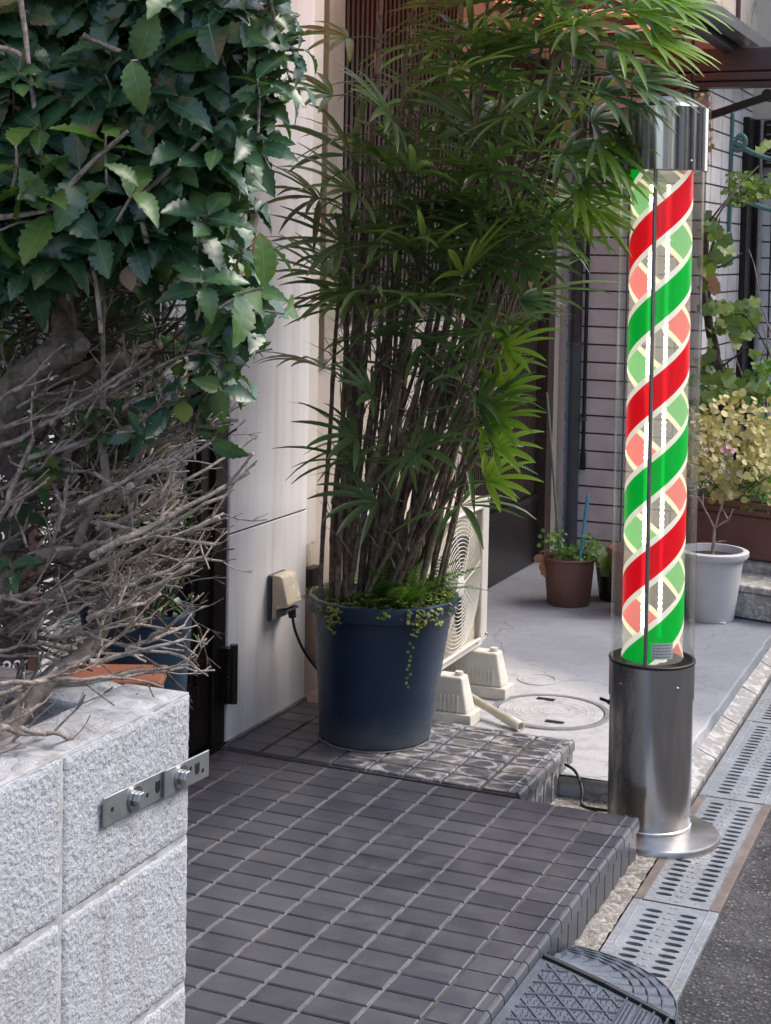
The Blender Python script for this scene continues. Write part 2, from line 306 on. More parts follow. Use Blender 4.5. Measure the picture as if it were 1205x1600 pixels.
# ------------------------------------------------------------------ mesh helpers
class MB:
    def __init__(s): s.v = []; s.f = []; s.sm = []; s.mi = []; s.cur = 0; s.uv = {}; s.tint = {}; s.t = None
    def add(s, vs, fs, smooth=False, uvs=None):
        b = len(s.v); s.v += [tuple(v) for v in vs]
        if s.t is not None:
            for i in range(b, len(s.v)): s.tint[i] = s.t
        for k, f in enumerate(fs):
            if uvs: s.uv[len(s.f)] = uvs[k]
            s.f.append(tuple(b + i for i in f)); s.sm.append(smooth); s.mi.append(s.cur)
        return b
    def box(s, x0, x1, y0, y1, z0, z1):
        s.add([(x0, y0, z0), (x1, y0, z0), (x1, y1, z0), (x0, y1, z0), (x0, y0, z1), (x1, y0, z1), (x1, y1, z1), (x0, y1, z1)],
              [(0, 3, 2, 1), (4, 5, 6, 7), (0, 1, 5, 4), (1, 2, 6, 5), (2, 3, 7, 6), (3, 0, 4, 7)])
    def obox(s, o, ax, ay, az):
        o, ax, ay, az = map(Vector, (o, ax, ay, az))
        p = [o, o + ax, o + ax + ay, o + ay]; q = [v + az for v in p]
        s.add(p + q, [(0, 3, 2, 1), (4, 5, 6, 7), (0, 1, 5, 4), (1, 2, 6, 5), (2, 3, 7, 6), (3, 0, 4, 7)])
    def bar(s, a, b, w, h=None, ref=(0, 0, 1)):
        a, b = Vector(a), Vector(b); d = (b - a).normalized(); r = Vector(ref)
        x = d.cross(r).normalized() if abs(d.dot(r)) < .99 else Vector((1, 0, 0)); y = x.cross(d); h = h or w
        s.obox(a - x * w / 2 - y * h / 2, b - a, x * w, y * h)
    def tube(s, pts, rad, n=8, caps=True, smooth=True):
        pts = [Vector(p) for p in pts]; k = len(pts)
        if not hasattr(rad, '__len__'): rad = [rad] * k
        vs = []; t0 = (pts[1] - pts[0]).normalized(); u = t0.orthogonal().normalized()
        for i, p in enumerate(pts):
            t = (pts[min(i + 1, k - 1)] - pts[max(i - 1, 0)]).normalized()
            u = (u - t * u.dot(t)); u = u.normalized() if u.length > 1e-6 else t.orthogonal().normalized(); w = t.cross(u)
            for j in range(n): a = 2 * pi * j / n; vs.append(p + (u * cos(a) + w * sin(a)) * rad[i])
        fs = [(i * n + j, i * n + (j + 1) % n, (i + 1) * n + (j + 1) % n, (i + 1) * n + j) for i in range(k - 1) for j in range(n)]
        s.add(vs, fs, smooth)
        if caps: s.add(vs[:n], [tuple(reversed(range(n)))]); s.add(vs[-n:], [tuple(range(n))])
    def lathe(s, c, prof, n=48, smooth=True, a0=0, a1=2 * pi, ax=(0, 0)):
        c = Vector(c); full = abs(a1 - a0 - 2 * pi) < 1e-6; m = n if full else n + 1; vs = []
        for i in range(1, len(prof) - 1):
            u = Vector((prof[i][0] - prof[i - 1][0], prof[i][1] - prof[i - 1][1])); w = Vector((prof[i + 1][0] - prof[i][0], prof[i + 1][1] - prof[i][1]))
            if u.length > 1e-6 and w.length > 1e-6 and u.angle(w) > .6:
                s.lathe(c, prof[:i + 1], n, smooth, a0, a1, ax); s.lathe(c, prof[i:], n, smooth, a0, a1, ax); return
        for r, z in prof:
            for j in range(m): a = a0 + (a1 - a0) * j / n; vs.append(c + Vector((cos(a) * r + ax[0] * z, sin(a) * r + ax[1] * z, z)))
        fs = []
        for i in range(len(prof) - 1):
            for j in range(m if full else n):
                k = (j + 1) % m; fs.append((i * m + j, i * m + k, (i + 1) * m + k, (i + 1) * m + j))
        s.add(vs, fs, smooth)
    def sphere(s, c, r, n=8, sc=(1, 1, 1)):
        prof = [(max(1e-4, sin(pi * i / n)) * r, -cos(pi * i / n) * r) for i in range(n + 1)]; c = Vector(c); vs = []
        for rr, z in prof:
            for j in range(n * 2): a = pi * j / n; vs.append(c + Vector((cos(a) * rr * sc[0], sin(a) * rr * sc[1], z * sc[2])))
        m = 2 * n; s.add(vs, [(i * m + j, i * m + (j + 1) % m, (i + 1) * m + (j + 1) % m, (i + 1) * m + j) for i in range(n) for j in range(m)], True)
THINGS = {}
def worldloc(o):
    v = Vector(o.location)
    while o.parent: o = o.parent; v += o.location
    return v
def obj(name, mb, mat, parent=None, origin=None, bevel=0, seg=2, autosm=False):
    me = bpy.data.meshes.new(name)
    if parent: off = worldloc(parent); loc = Vector((0, 0, 0))
    else:
        if origin is None:
            xs = [v[0] for v in mb.v]; ys = [v[1] for v in mb.v]; zs = [v[2] for v in mb.v]
            origin = ((min(xs) + max(xs)) / 2, (min(ys) + max(ys)) / 2, min(zs))
        off = Vector(origin); loc = off
    me.from_pydata([(v[0] - off[0], v[1] - off[1], v[2] - off[2]) for v in mb.v], [], mb.f)
    me.polygons.foreach_set('use_smooth', mb.sm)
    mats = mat if isinstance(mat, (list, tuple)) else [mat]
    for x in mats: me.materials.append(MT[x] if isinstance(x, str) else x)
    if len(mats) > 1: me.polygons.foreach_set('material_index', mb.mi)
    if mb.uv:
        ul = me.uv_layers.new(name='UVMap'); 
        for fi, uvs in mb.uv.items():
            p = me.polygons[fi]
            for k, li in enumerate(p.loop_indices): ul.data[li].uv = uvs[k]
    if mb.tint:
        a = me.attributes.new('tint', 'FLOAT', 'POINT'); a.data.foreach_set('value', [mb.tint.get(i, .5) for i in range(len(mb.v))])
    me.update(); o = bpy.data.objects.new(name, me); COL.objects.link(o); o.location = loc
    if parent: o.parent = parent
    if bevel:
        md = o.modifiers.new('bevel', 'BEVEL'); md.width = bevel; md.segments = seg; md.limit_method = 'ANGLE'; md.angle_limit = radians(40)
    return o
def tag(o, label=None, cat=None, group=None, kind=None):
    for k, v in (('label', label), ('category', cat), ('group', group), ('kind', kind)):
        if v: o[k] = v
    return o
def thing(name, loc, label, cat, group=None):
    o = bpy.data.objects.new(name, None); COL.objects.link(o); o.location = loc; o.empty_display_size = .05
    return tag(o, label, cat, group)
def copy_tree(o, parent=None):
    c = o.copy(); COL.objects.link(c); c.parent = parent
    for ch in [x for x in bpy.data.objects if x.parent == o]: copy_tree(ch, c)
    return c
def struct(name, mb, mat, **k): return tag(obj(name, mb, mat, **k), kind='structure')
def rnd(a, b): return random.uniform(a, b)
# ================================================================== the setting
b = MB(); b.box(-120, 120, -120, 120, -.5, -.16); struct('ground', b, 'curb')
b = MB(); b.box(-.66, 4.2, -20, 60, -.158, -.108); struct('road', b, 'asphalt')
# gutter strip of rough concrete under the grates, with an uneven top
b = MB(); nx, ny = 10, 260
for j in range(ny + 1):
    for i in range(nx + 1):
        y = .5 + j * .0135; x = -.93 + (-.742 - (y - 3.4) * .0145 - .0975 + .93) * i / nx
        z = -.096 + .007 * mnoise.noise(Vector((x * 30, y * 30, 0))) + .004 * mnoise.noise(Vector((x * 90, y * 90, 3)))
        b.v.append((x, y, z))
W_ = nx + 1
b.f = [(j * W_ + i, j * W_ + i + 1, (j + 1) * W_ + i + 1, (j + 1) * W_ + i) for j in range(ny) for i in range(nx)]
b.sm = [True] * len(b.f); b.mi = [0] * len(b.f)
b.box(-1.32, -.93, 3.633, 4.2, -.158, -.104)
struct('gutter', b, 'gutter')
b = MB(); b.box(-.93, -.64, .5, 9, -.1595, -.152); struct('drain_channel', b, 'black')
# concrete slab behind with its broken edge and sloping curb strip
b = MB()
xs = [-2.2 + i * .02 for i in range(64)]
def slab_edge(y): return -.925 - .0115 * (y - 4.2) + .006 * mnoise.noise(Vector((y * 9, 0, 0))) + .003 * mnoise.noise(Vector((y * 40, 0, 5)))
ysl = [3.99 + i * .04 for i in range(115)]
for y in ysl:
    e = slab_edge(y)
    y0 = y if y > 4.0 else 4.0 + .012 * mnoise.noise(Vector((e * 9, 1, 0)))
    b.v += [(-2.3, y0, -.05), (-1.6, y0 - (.02 if y < 4 else 0), -.05), (-1.18, y0 - (.02 if y < 4 else 0), -.05), (e - .006, y0, -.05), (e, y0, -.055), (e + .004, y0, -.085), (e + .004, y0, -.157)]
for j in range(len(ysl) - 1):
    for i in range(6): b.f.append((j * 7 + i, j * 7 + i + 1, (j + 1) * 7 + i + 1, (j + 1) * 7 + i))
b.f.append((0, 1, 2, 3, 4, 5, 6)[::-1]); b.sm = [False] * len(b.f); b.mi = [0] * len(b.f)
b.add([(-2.3, 3.985, -.05), (-1.18, 3.97, -.05), (-.925, 3.99, -.055), (-.925, 3.99, -.157), (-2.3, 3.985, -.157)], [(0, 4, 3, 2, 1)])
struct('pavement', b, 'slab')
b = MB(); k = 0; y = 4.12
while y < 8.4:
    L = .36; e0, e1 = slab_edge(y), slab_edge(y + L)
    j0, j1 = -.868 - (y - 4.2) * .0145, -.868 - (y + L - 4.2) * .0145
    b.add([(e0 + .005, y + .004, -.082), (j0, y + .004, -.104), (j1, y + L - .004, -.104), (e1 + .005, y + L - .004, -.082), (e0 + .005, y + .004, -.157), (j0, y + .004, -.157), (j1, y + L - .004, -.157), (e1 + .005, y + L - .004, -.157)],
          [(0, 1, 2, 3), (0, 4, 5, 1), (1, 5, 6, 2), (2, 6, 7, 3), (3, 7, 4, 0)]); y += L
struct('curb', b, 'curb')

# tiled porch: every tile modelled, joints between
TX, TY, XE_, YB = .103, .0705, -.885, 3.632
def tile(b, x0, x1, y0, y1, z, g=.004, gx=None, th=.009, ch=.0025, axis='z', tilt=.0005):
    gx = gx or g
    x0 += gx / 2; x1 -= gx / 2; y0 += g / 2; y1 -= g / 2; b.t = random.random()
    dz = [rnd(-tilt, tilt) for _ in range(4)]
    P = [(x0, y0, z - th), (x1, y0, z - th), (x1, y1, z - th), (x0, y1, z - th)]
    Q = [(x0, y0, z - ch), (x1, y0, z - ch), (x1, y1, z - ch), (x0, y1, z - ch)]
    R_ = [(x0 + ch, y0 + ch, z + dz[0]), (x1 - ch, y0 + ch, z + dz[1]), (x1 - ch, y1 - ch, z + dz[2]), (x0 + ch, y1 - ch, z + dz[3])]
    fs = []; uvs = []
    u = [(0, 0), (1, 0), (1, 1), (0, 1)]
    for k in range(4):
        n = (k + 1) % 4; fs.append((k, n, 4 + n, 4 + k)); fs.append((4 + k, 4 + n, 8 + n, 8 + k)); uvs += [[u[k], u[n], u[n], u[k]]] * 2
    fs.append((8, 9, 10, 11)); uvs.append(u); b.add(P + Q + R_, fs, False, uvs)
def nose(b, xe, y0, y1, z, g=.004):
    """bull-nosed edge tile: flat top, two raised ridges and a rounded lip"""
    b.t = random.random(); y0 += g / 2; y1 -= g / 2
    pr = [(-.0985, -.009), (-.0985, -.0015), (-.097, 0), (-.036, 0), (-.034, .0026), (-.030, .003), (-.027, .0005), (-.012, 0), (-.009, .0028), (-.004, .002), (0, -.003), (.0015, -.010), (.0015, -.026), (-.001, -.028), (-.012, -.028)]
    vs = [(xe + x, y, z + zz) for y in (y0, y1) for x, zz in pr]; n = len(pr)
    fs = [(i, i + 1, n + i + 1, n + i)[::-1] for i in range(n - 1)] + [tuple(range(n)), tuple(reversed(range(n, 2 * n)))]
    uv = [[(1 + pr[i][0] * 9, 0), (1 + pr[i + 1][0] * 9, 0), (1 + pr[i + 1][0] * 9, 1), (1 + pr[i][0] * 9, 1)][::-1] for i in range(n - 1)] + [[(0, 0)] * n] * 2
    b.add(vs, fs, False, uv)
b = MB(); g = MB()
for j in range(0, 40):
    y1 = YB - j * TY; y0 = y1 - TY
    for i in range(1, 11):
        x1 = XE_ - i * TX - (.0005); x0 = x1 - TX
        if j < 0: continue
        tile(b, x0, x1, y0, y1, 0, g=.0045 + (.001 if i < 4 else 0), gx=.0058)
    nose(b, XE_, y0, y1, 0)
    # riser
    yk = y0
    b.t = random.random(); b.box(XE_ - .014, XE_ - .005, yk + .003, y1 - .003, -.12, -.031)
b.t = .5
struct('porch_floor', b, 'tile')
b = MB(); b.box(-2.04, XE_ - .012, YB - 40 * TY, YB - .001, -.157, -.0042); 
struct('porch_base', b, 'grout_d')
b = MB()
for i in range(2, 11):
    x = XE_ - i * TX - .0005
    for j in range(0, 200):
        y1 = YB - j * .0141; wv = .0022 + rnd(-.0009, .0007)
        z = -.0017 + rnd(-.0003, .0003)
        b.add([(x - wv, y1 - .0141, -.006), (x + wv, y1 - .0141, -.006), (x + wv, y1, -.006), (x - wv, y1, -.006), (x - wv, y1 - .0141, z), (x + wv, y1 - .0141, z), (x + wv, y1, z), (x - wv, y1, z)], [(4, 5, 6, 7), (0, 1, 5, 4), (3, 7, 6, 2), (0, 4, 7, 3), (1, 2, 6, 5)])
struct('porch_grout', b, 'grout')
# upper part of the porch beyond, lime stained, one thin step up
PZ, PX = .009, -1.187
b = MB()
for j in range(7):
    y0 = 3.637 + j * TY; y1 = min(y0 + TY, 4.11)
    for i in range(1, 9):
        x1 = PX - i * TX - .004; x0 = x1 - TX
        if i == 8: x0 = -2.03
        tile(b, x0, x1, y0, y1, PZ, g=.005, gx=.006)
    nose(b, PX, y0, y1, PZ)
    for q in (y0,):
        b.t = random.random(); b.box(PX - .014, PX - .004, q + .003, y1 - .003, -.12, -.022)
# back face tiles
for i in range(8):
    b.t = random.random(); b.box(PX - .02 - (i + 1) * TX, PX - .02 - i * TX - .004, 4.108, 4.117, -.06, PZ - .004)
for j in range(12):     # the strip of tiles along the wall in front of it
    pass
b.t = .5
struct('upper_porch_floor', b, 'tile_stain')
b = MB(); b.box(-2.04, PX - .012, YB + .001, 4.108, -.157, .003); struct('upper_porch_base', b, 'grout_d')

# ================================================================== the shop building on the left
shop = thing('shop_building', (-2.03, 3.0, 0), 'pale shop front of streaked wall panels with a dark framed glass door and brown slats', 'building')
b = MB()
b.box(-2.25, -2.03, 3.667, 4.137, -.1, .5715); b.box(-2.25, -2.03, 3.667, 4.137, .5765, 3.2); w1 = obj('wall_panel', b, 'panel', shop, bevel=.0015, seg=1)
b = MB(); b.box(-2.24, -2.034, 3.672, 4.132, .5716, .5764); obj('panel_joint', b, 'grout_d', shop)
b = MB(); b.box(-2.031, -2.02, 3.667, 4.137, -.001, .012); obj('plinth_strip', b, 'grout', shop)
b = MB(); b.box(-2.4, -2.13, 4.137, 5.70, -.16, 1.14); b.box(-2.4, -2.13, 4.137, 4.47, 1.14, 3.2); b.box(-2.4, -2.13, 5.62, 5.70, 1.14, 3.2); b.box(-2.4, -2.13, 4.47, 5.62, 2.5, 3.2); b.box(-2.4, -2.13, 5.70, 6.78, 2.2, 3.2)
obj('recessed_wall', b, 'wall', shop)
b = MB(); b.box(-2.128, -2.09, 4.36, 4.475, 1.0, 3.19); obj('wall_post', b, 'post', shop, bevel=.003)
b = MB(); b.box(-2.41, -2.205, 4.47, 5.62, 1.14, 2.5); obj('slat_backing', b, 'wall', shop)  # wall-coloured backing, kept pale so the gaps between slats look lit
b = MB()
for k in range(30):
    y = 4.492 + k * .0375; b.box(-2.15, -2.128, y, y + .019, 1.14, 2.5)
b.box(-2.18, -2.11, 4.476, 5.615, 1.112, 1.139); obj('slat_screen', b, 'brownwood', shop)
# sliding door further on, ribbed brown
b = MB(); b.box(-2.2, -2.16, 5.705, 6.70, -.05, 2.19); dr = obj('sliding_door', b, 'brownwood', shop)
b = MB()
for k in range(42):
    y = 5.72 + k * .0229; b.box(-2.16, -2.146, y, y + .011, .27, 2.15)
obj('rib', b, 'brownwood', dr)
b = MB(); b.box(-2.1595, -2.135, 5.71, 6.69, -.045, .23); b.box(-2.1595, -2.13, 5.71, 6.69, .231, .262); obj('kick_panel', b, 'bronze', dr, bevel=.003)
b = MB(); b.box(-2.19, -2.10, 6.70, 6.79, -.05, 2.3); obj('door_jamb', b, 'brownwood', shop, bevel=.002)
b = MB(); b.box(-2.2, -2.13, 6.80, 6.96, -.05, 3.0); obj('pale_jamb', b, 'wall', shop, bevel=.002)
b = MB(); b.box(-2.16, -2.105, 6.965, 6.99, -.05, 3.0); obj('metal_trim', b, 'white_al', shop)
# glass shop door near the camera
FX = -2.035
b = MB()
b.box(FX - .09, FX, 3.60, 3.664, 0.012, 2.5); b.box(FX - .09, FX, 1.3, 1.36, 0.012, 2.5); b.box(FX - .09, FX, 1.36, 3.60, 2.3, 2.5); b.box(FX - .09, FX + .006, 1.3, 3.664, -.002, .012)
obj('door_frame', b, 'bronze', shop, bevel=.002)
b = MB(); b.box(-2.25, -2.03, -16, 1.3, -.1, 3.2); b.box(-2.25, -2.03, 1.3, 3.667, 2.5, 3.2); obj('front_wall', b, 'panel', shop)  # unseen stretch behind the camera, lengthened to narrow the steel's bright reflection
def glass_door(y0, y1):
    d = MB(); t = .055
    d.box(FX - .06, FX - .012, y0, y0 + t, .02, 2.29); d.box(FX - .06, FX - .012, y1 - t, y1, .02, 2.29)
    d.box(FX - .059, FX - .013, y0 + t, y1 - t, .02, .19); d.box(FX - .059, FX - .013, y0 + t, y1 - t, 2.22, 2.29)
    o = obj('door', d, 'bronze', shop, bevel=.002)
    q = MB(); q.box(FX - .04, FX - .034, y0 + t, y1 - t, .19, 2.22); obj('glass', q, 'doorglass', o)
    q = MB(); q.box(FX - .0335, FX - .028, y0 + t, y1 - t, .19, .2); q.box(FX - .0335, FX - .028, y1 - t - .01, y1 - t, .2, 2.22); obj('glazing_bead', q, 'black', o)
    return o
d1 = glass_door(2.48, 3.597); glass_door(1.36, 2.475)
b = MB(); b.box(FX - .01, FX + .03, 3.628, 3.655, .125, .195); b.box(FX - .01, FX + .03, 3.628, 3.655, .2, .275); b.tube([(FX + .028, 3.66, .12), (FX + .028, 3.66, .28)], .011, 12)
obj('hinge', b, 'bronze', d1, bevel=.002)
# room behind the glass
b = MB(); b.box(-5, -2.13, -1, 3.66, -.1, 0); obj('room_floor', b, 'intwall', shop)
b = MB(); b.box(-5.1, -5, -1, 3.8, 0, 3); b.box(-5, -2.26, 3.662, 3.8, 0, 3); b.box(-5, -2.26, -1.1, -1, 0, 3); b.box(-5, -2.13, -1, 3.66, 2.9, 3); obj('room_wall', b, 'intwall', shop)
b = MB()
vs = []
for k in range(90):
    y = 3.30 + k * .0031; x = -2.19 + .012 * sin(k * .7) + .004 * sin(k * .23)
    vs += [(x, y, .16), (x, y, 2.2)]
b.add(vs, [(2 * i, 2 * i + 2, 2 * i + 3, 2 * i + 1) for i in range(89)], True); o = obj('curtain', b, 'curtain', shop)
md = o.modifiers.new('solid', 'SOLIDIFY'); md.thickness = .002
# eave strip of the shop: orange awning sheet high above the porch
aw = thing('shop_awning', (-2.03, 2.9, 2.45), 'orange awning sheet projecting from the shop wall over the porch', 'awning')
b = MB(); n = 24
for k in range(n):
    y0 = .6 + k * .15; b.add([(-2.03, y0, 2.75), (-1.2, y0, 2.45), (-1.2, y0 + .15, 2.45), (-2.03, y0 + .15, 2.75)], [(0, 1, 2, 3)])
o = obj('awning_sheet', b, 'orange', aw); md = o.modifiers.new('solid', 'SOLIDIFY'); md.thickness = .003
b = MB(); b.tube([(-1.2, .6, 2.45), (-1.2, 4.2, 2.45)], .018, 10)
for y in (.6, 1.8, 3.0, 4.2): b.tube([(-2.03, y, 2.735), (-1.2, y, 2.44)], .012, 8)
obj('awning_frame', b, 'brownpaint', aw)

# outlet box with plug and cord
ob = thing('wall_outlet', (-2.03, 3.94, .36), 'beige weatherproof outlet box with a hooded cover on the streaked wall panel', 'outlet')
b = MB(); b.box(-2.029, -2.018, 3.888, 3.985, .292, .424); obj('back_plate', b, 'grey_pvc', ob, bevel=.006, seg=3)
b = MB()
y0, y1 = 3.893, 3.982
pr = [(-2.0175, .296), (-2.004, .296), (-2.004, .325), (-1.968, .334), (-1.966, .345), (-1.985, .418), (-1.995, .424), (-2.0175, .424)]
vs = [(x, y, z) for y in (y0, y1) for x, z in pr]; n = len(pr)
b.add(vs, [(i, (i + 1) % n, n + (i + 1) % n, n + i) for i in range(n)] + [tuple(reversed(range(n))), tuple(range(n, 2 * n))])
obj('cover', b, 'tape', ob, bevel=.005, seg=3)
b = MB(); b.box(-2.004, -1.972, y0 + .008, y1 - .008, .320, .326); obj('cover_seal', b, 'grey_pvc', ob)
cord = MB()
P0 = Vector((-1.985, 3.955, .322))
pts = [P0, P0 + Vector((.004, .0, -.028))]; cord.tube(pts, [.013, .011], 12)
pts = []
A = [P0 + Vector((.004, 0, -.028)), Vector((-1.975, 3.965, .25)), Vector((-1.955, 3.985, .19)), Vector((-1.925, 4.02, .13)), Vector((-1.90, 4.06, .085)), Vector((-1.86, 4.1, .02)), Vector((-1.80, 4.115, .016))]
def smooth(A, k=8):
    out = []
    for i in range(len(A) - 1):
        p0 = A[max(i - 1, 0)]; p1 = A[i]; p2 = A[i + 1]; p3 = A[min(i + 2, len(A) - 1)]
        for j in range(k):
            t = j / k; out.append(.5 * ((2 * p1) + (p2 - p0) * t + (2 * p0 - 5 * p1 + 4 * p2 - p3) * t * t + (3 * p1 - p0 - 3 * p2 + p3) * t ** 3))
    return out + [A[-1]]
S = smooth(A); cord.tube(S, .0042, 8)
tag(obj('power_cord', cord, 'black'), 'thin black cord with its plug in the beige outlet box, running behind the blue pot', 'cord')
# white duct, wrapped hose
dc = thing('pipe_duct', (-2.09, 4.2, 0), 'narrow ivory pipe duct with beige wrapped pipes below, left of the potted palm', 'duct')
b = MB(); b.box(-2.128, -2.07, 4.20, 4.285, .445, 3.1); obj('duct_cover', b, 'ac', dc, bevel=.008, seg=3)
b = MB(); b.tube(smooth([Vector((-2.098, 4.24, .45)), Vector((-2.09, 4.24, .36)), Vector((-2.085, 4.24, .25)), Vector((-2.07, 4.25, .15)), Vector((-2.01, 4.27, .08))]), .030, 14); obj('wrapped_pipe', b, 'tape', dc)
b = MB(); b.box(-2.13, -2.035, 4.19, 4.26, .325, .385); obj('pipe_clamp', b, 'black', dc, bevel=.004)

# ================================================================== air conditioner on its feet
ax0, ax1, ay0, ay1, az0, az1 = -1.93, -1.655, 4.165, 4.70, .10, .568
ac = thing('air_conditioner', ((ax0 + ax1) / 2, (ay0 + ay1) / 2, az0), 'ivory outdoor air conditioner unit with a round fan grille behind the blue pot', 'air conditioner')
b = MB(); b.box(ax0, ax1 - .02, ay0, ay1 - .05, az0, az1); obj('casing', b, 'ac', ac, bevel=.006, seg=3)
b = MB(); b.box(ax0 + .002, ax1 - .002, ay1 - .046, ay1, az0 + .004, az1 - .004); obj('service_panel', b, 'ac', ac, bevel=.004)
b = MB(); b.box(ax0 + .01, ax1 - .012, ay1 - .0495, ay1 - .0462, az0 + .006, az1 - .006); obj('panel_gap', b, 'black', ac)
# front face with square cut for the grille
gy, gz, gr = 4.41, .333, .205
b = MB()
fy0, fy1, fz0, fz1 = ay0, ay1 - .05, az0, az1; X = ax1 - .0195; Xf = ax1
R0 = .21
hy0, hy1, hz0, hz1 = gy - R0, gy + R0, gz - R0, gz + R0
for (a, c, d, e) in ((fy0, hy0, fz0, fz1), (hy1, fy1, fz0, fz1), (hy0, hy1, fz0, hz0), (hy0, hy1, hz1, fz1)): b.box(X, Xf, a, c, d, e)
obj('front_panel', b, 'ac', ac)
b = MB()
for k in range(1, 17):
    r = .012 + k * .0118; pts = [(Xf + .002 + .012 * (1 - (r / .21) ** 2), gy + cos(a) * r, gz + sin(a) * r) for a in [2 * pi * i / 48 for i in range(49)]]; b.tube(pts, .0016, 5, False)
for k in range(8):
    a = pi * 2 * k / 8 + .2; b.tube([(Xf + .016, gy, gz), (Xf + .011, gy + cos(a) * .11, gz + sin(a) * .11), (Xf + .001, gy + cos(a) * .208, gz + sin(a) * .208)], .0022, 5)
b.lathe((0, 0, 0), [(.001, 0)], 4) if False else None
sq = [(Xf + .003, gy - R0, gz - R0), (Xf + .003, gy + R0, gz - R0), (Xf + .003, gy + R0, gz + R0), (Xf + .003, gy - R0, gz + R0)]
for k in range(4): b.tube([sq[k], sq[(k + 1) % 4]], .006, 6)
obj('grille', b, 'acd', ac)
b = MB(); b.sphere((Xf + .010, gy, gz), .035, 8, (.25, 1, 1)); obj('grille_badge', b, 'acd', ac)
b = MB(); b.box(ax1 - .019, ax1 - .012, hy0, hy1, hz0, hz1); obj('fan_recess', b, 'tape', ac)
b = MB()
for k in range(3):
    a = k * 2 * pi / 3 + .6
    vs = []
    for i in range(7):
        r = .03 + i * .024; aa = a + i * .04
        vs += [(Xf - .008, gy + cos(aa) * r, gz + sin(aa) * r), (Xf - .003, gy + cos(aa + 1.1) * r, gz + sin(aa + 1.1) * r)]
    b.add(vs, [(2 * i, 2 * i + 1, 2 * i + 3, 2 * i + 2) for i in range(6)], True)
o = obj('fan', b, 'grey_pvc', ac); md = o.modifiers.new('solid', 'SOLIDIFY'); md.thickness = .003
b = MB()
for y, z in ((4.3, .12), (4.6, .115), (4.685, .56), (4.685, .125)): b.sphere((Xf + .001, y, z), .005, 5)
obj('screw', b, 'zinc', ac)
def foot(y):
    t = thing('mounting_block', (-1.76, y, -.05), 'x', 'plastic foot', 'plastic feet under the air conditioner')
    b = MB()
    b.box(-1.97, -1.545, y - .045, y + .045, -.049, -.012); obj('base', b, 'acd', t, bevel=.003)
    b = MB()
    def fr(x0, x1, w0, w1, z0, z1):
        vs = [(x0, y - w0, z0), (x1, y - w0, z0), (x1, y + w0, z0), (x0, y + w0, z0), (x0 + .018, y - w1, z1), (x1 - .022, y - w1, z1), (x1 - .022, y + w1, z1), (x0 + .018, y + w1, z1)]
        b.add(vs, [(0, 3, 2, 1), (4, 5, 6, 7), (0, 1, 5, 4), (1, 2, 6, 5), (2, 3, 7, 6), (3, 0, 4, 7)])
    fr(-1.955, -1.56, .037, .027, -.0115, .092); obj('riser', b, 'acd', t, bevel=.006, seg=3)
    b = MB()
    for k in range(26): b.box(-1.93 + k * .0135, -1.926 + k * .0135, y - .0395, y - .034, -.011, .04)
    obj('rib', b, 'acd', t)
    b = MB(); b.lathe((-1.60, y, .0915), [(.0, .012), (.012, .012), (.014, .003), (.014, 0)], 12); obj('bolt_cap', b, 'acd', t)
    return t
f1 = foot(4.30); f1['label'] = 'ivory ribbed plastic foot under the air conditioner, nearer the blue pot'
f2 = copy_tree(f1); f2.location.y = 4.61; f2['label'] = 'ivory ribbed plastic foot under the far end of the air conditioner'
# loose pvc pipe on the slab
b = MB(); a0, a1 = Vector((-1.78, 4.50, .03)), Vector((-1.405, 4.30, -.036)); dv = (a1 - a0).normalized()
prof = [(.006, 0)]
u = dv.orthogonal().normalized(); w = dv.cross(u); vs = []
for (s_, r) in ((0, .0125), (.84, .0125), (.845, .0155), (1, .0155), (1, .012), (.9, .012)):
    for j in range(16): an = 2 * pi * j / 16; vs.append(a0.lerp(a1, s_) + (u * cos(an) + w * sin(an)) * r)
b.add(vs, [(i * 16 + j, i * 16 + (j + 1) % 16, (i + 1) * 16 + (j + 1) % 16, (i + 1) * 16 + j) for i in range(5) for j in range(16)], True)
pp = tag(obj('drain_pipe', b, 'pvc'), 'loose yellowed plastic pipe lying on the slab before the manhole lid', 'pipe')
b = MB(); b.lathe((0, 0, 0), [(0.0005, 0), (.0118, 0)], 16); q = obj('bore', b, 'black', pp); q.location = pp.matrix_world.inverted() @ Vector((0, 0, 0))
q.parent = pp; q.location = (a1 - dv * .03) - pp.location; q.rotation_euler = dv.to_track_quat('Z', 'Y').to_euler()
# bits of grit and scraps near it
b = MB(); b.obox((-1.60, 4.235, -.049), (.075, -.008, 0), (.004, .02, 0), (0, 0, .008)); tag(obj('metal_scrap', b, 'grey_pvc'), 'small dark metal strip lying by the near plastic foot', 'scrap')
b = MB(); b.sphere((-1.60, 4.50, -.045), .013, 6, (1.4, .7, .45)); tag(obj('pebble', b, 'greypot'), 'small white pebble beside the far plastic foot', 'pebble', 'white pebbles on the slab')
b = MB(); b.sphere((-1.47, 4.37, -.045), .012, 6, (1.5, .8, .4)); tag(obj('pebble', b, 'greypot'), 'small white pebble between the loose pipe and the manhole lid', 'pebble', 'white pebbles on the slab')
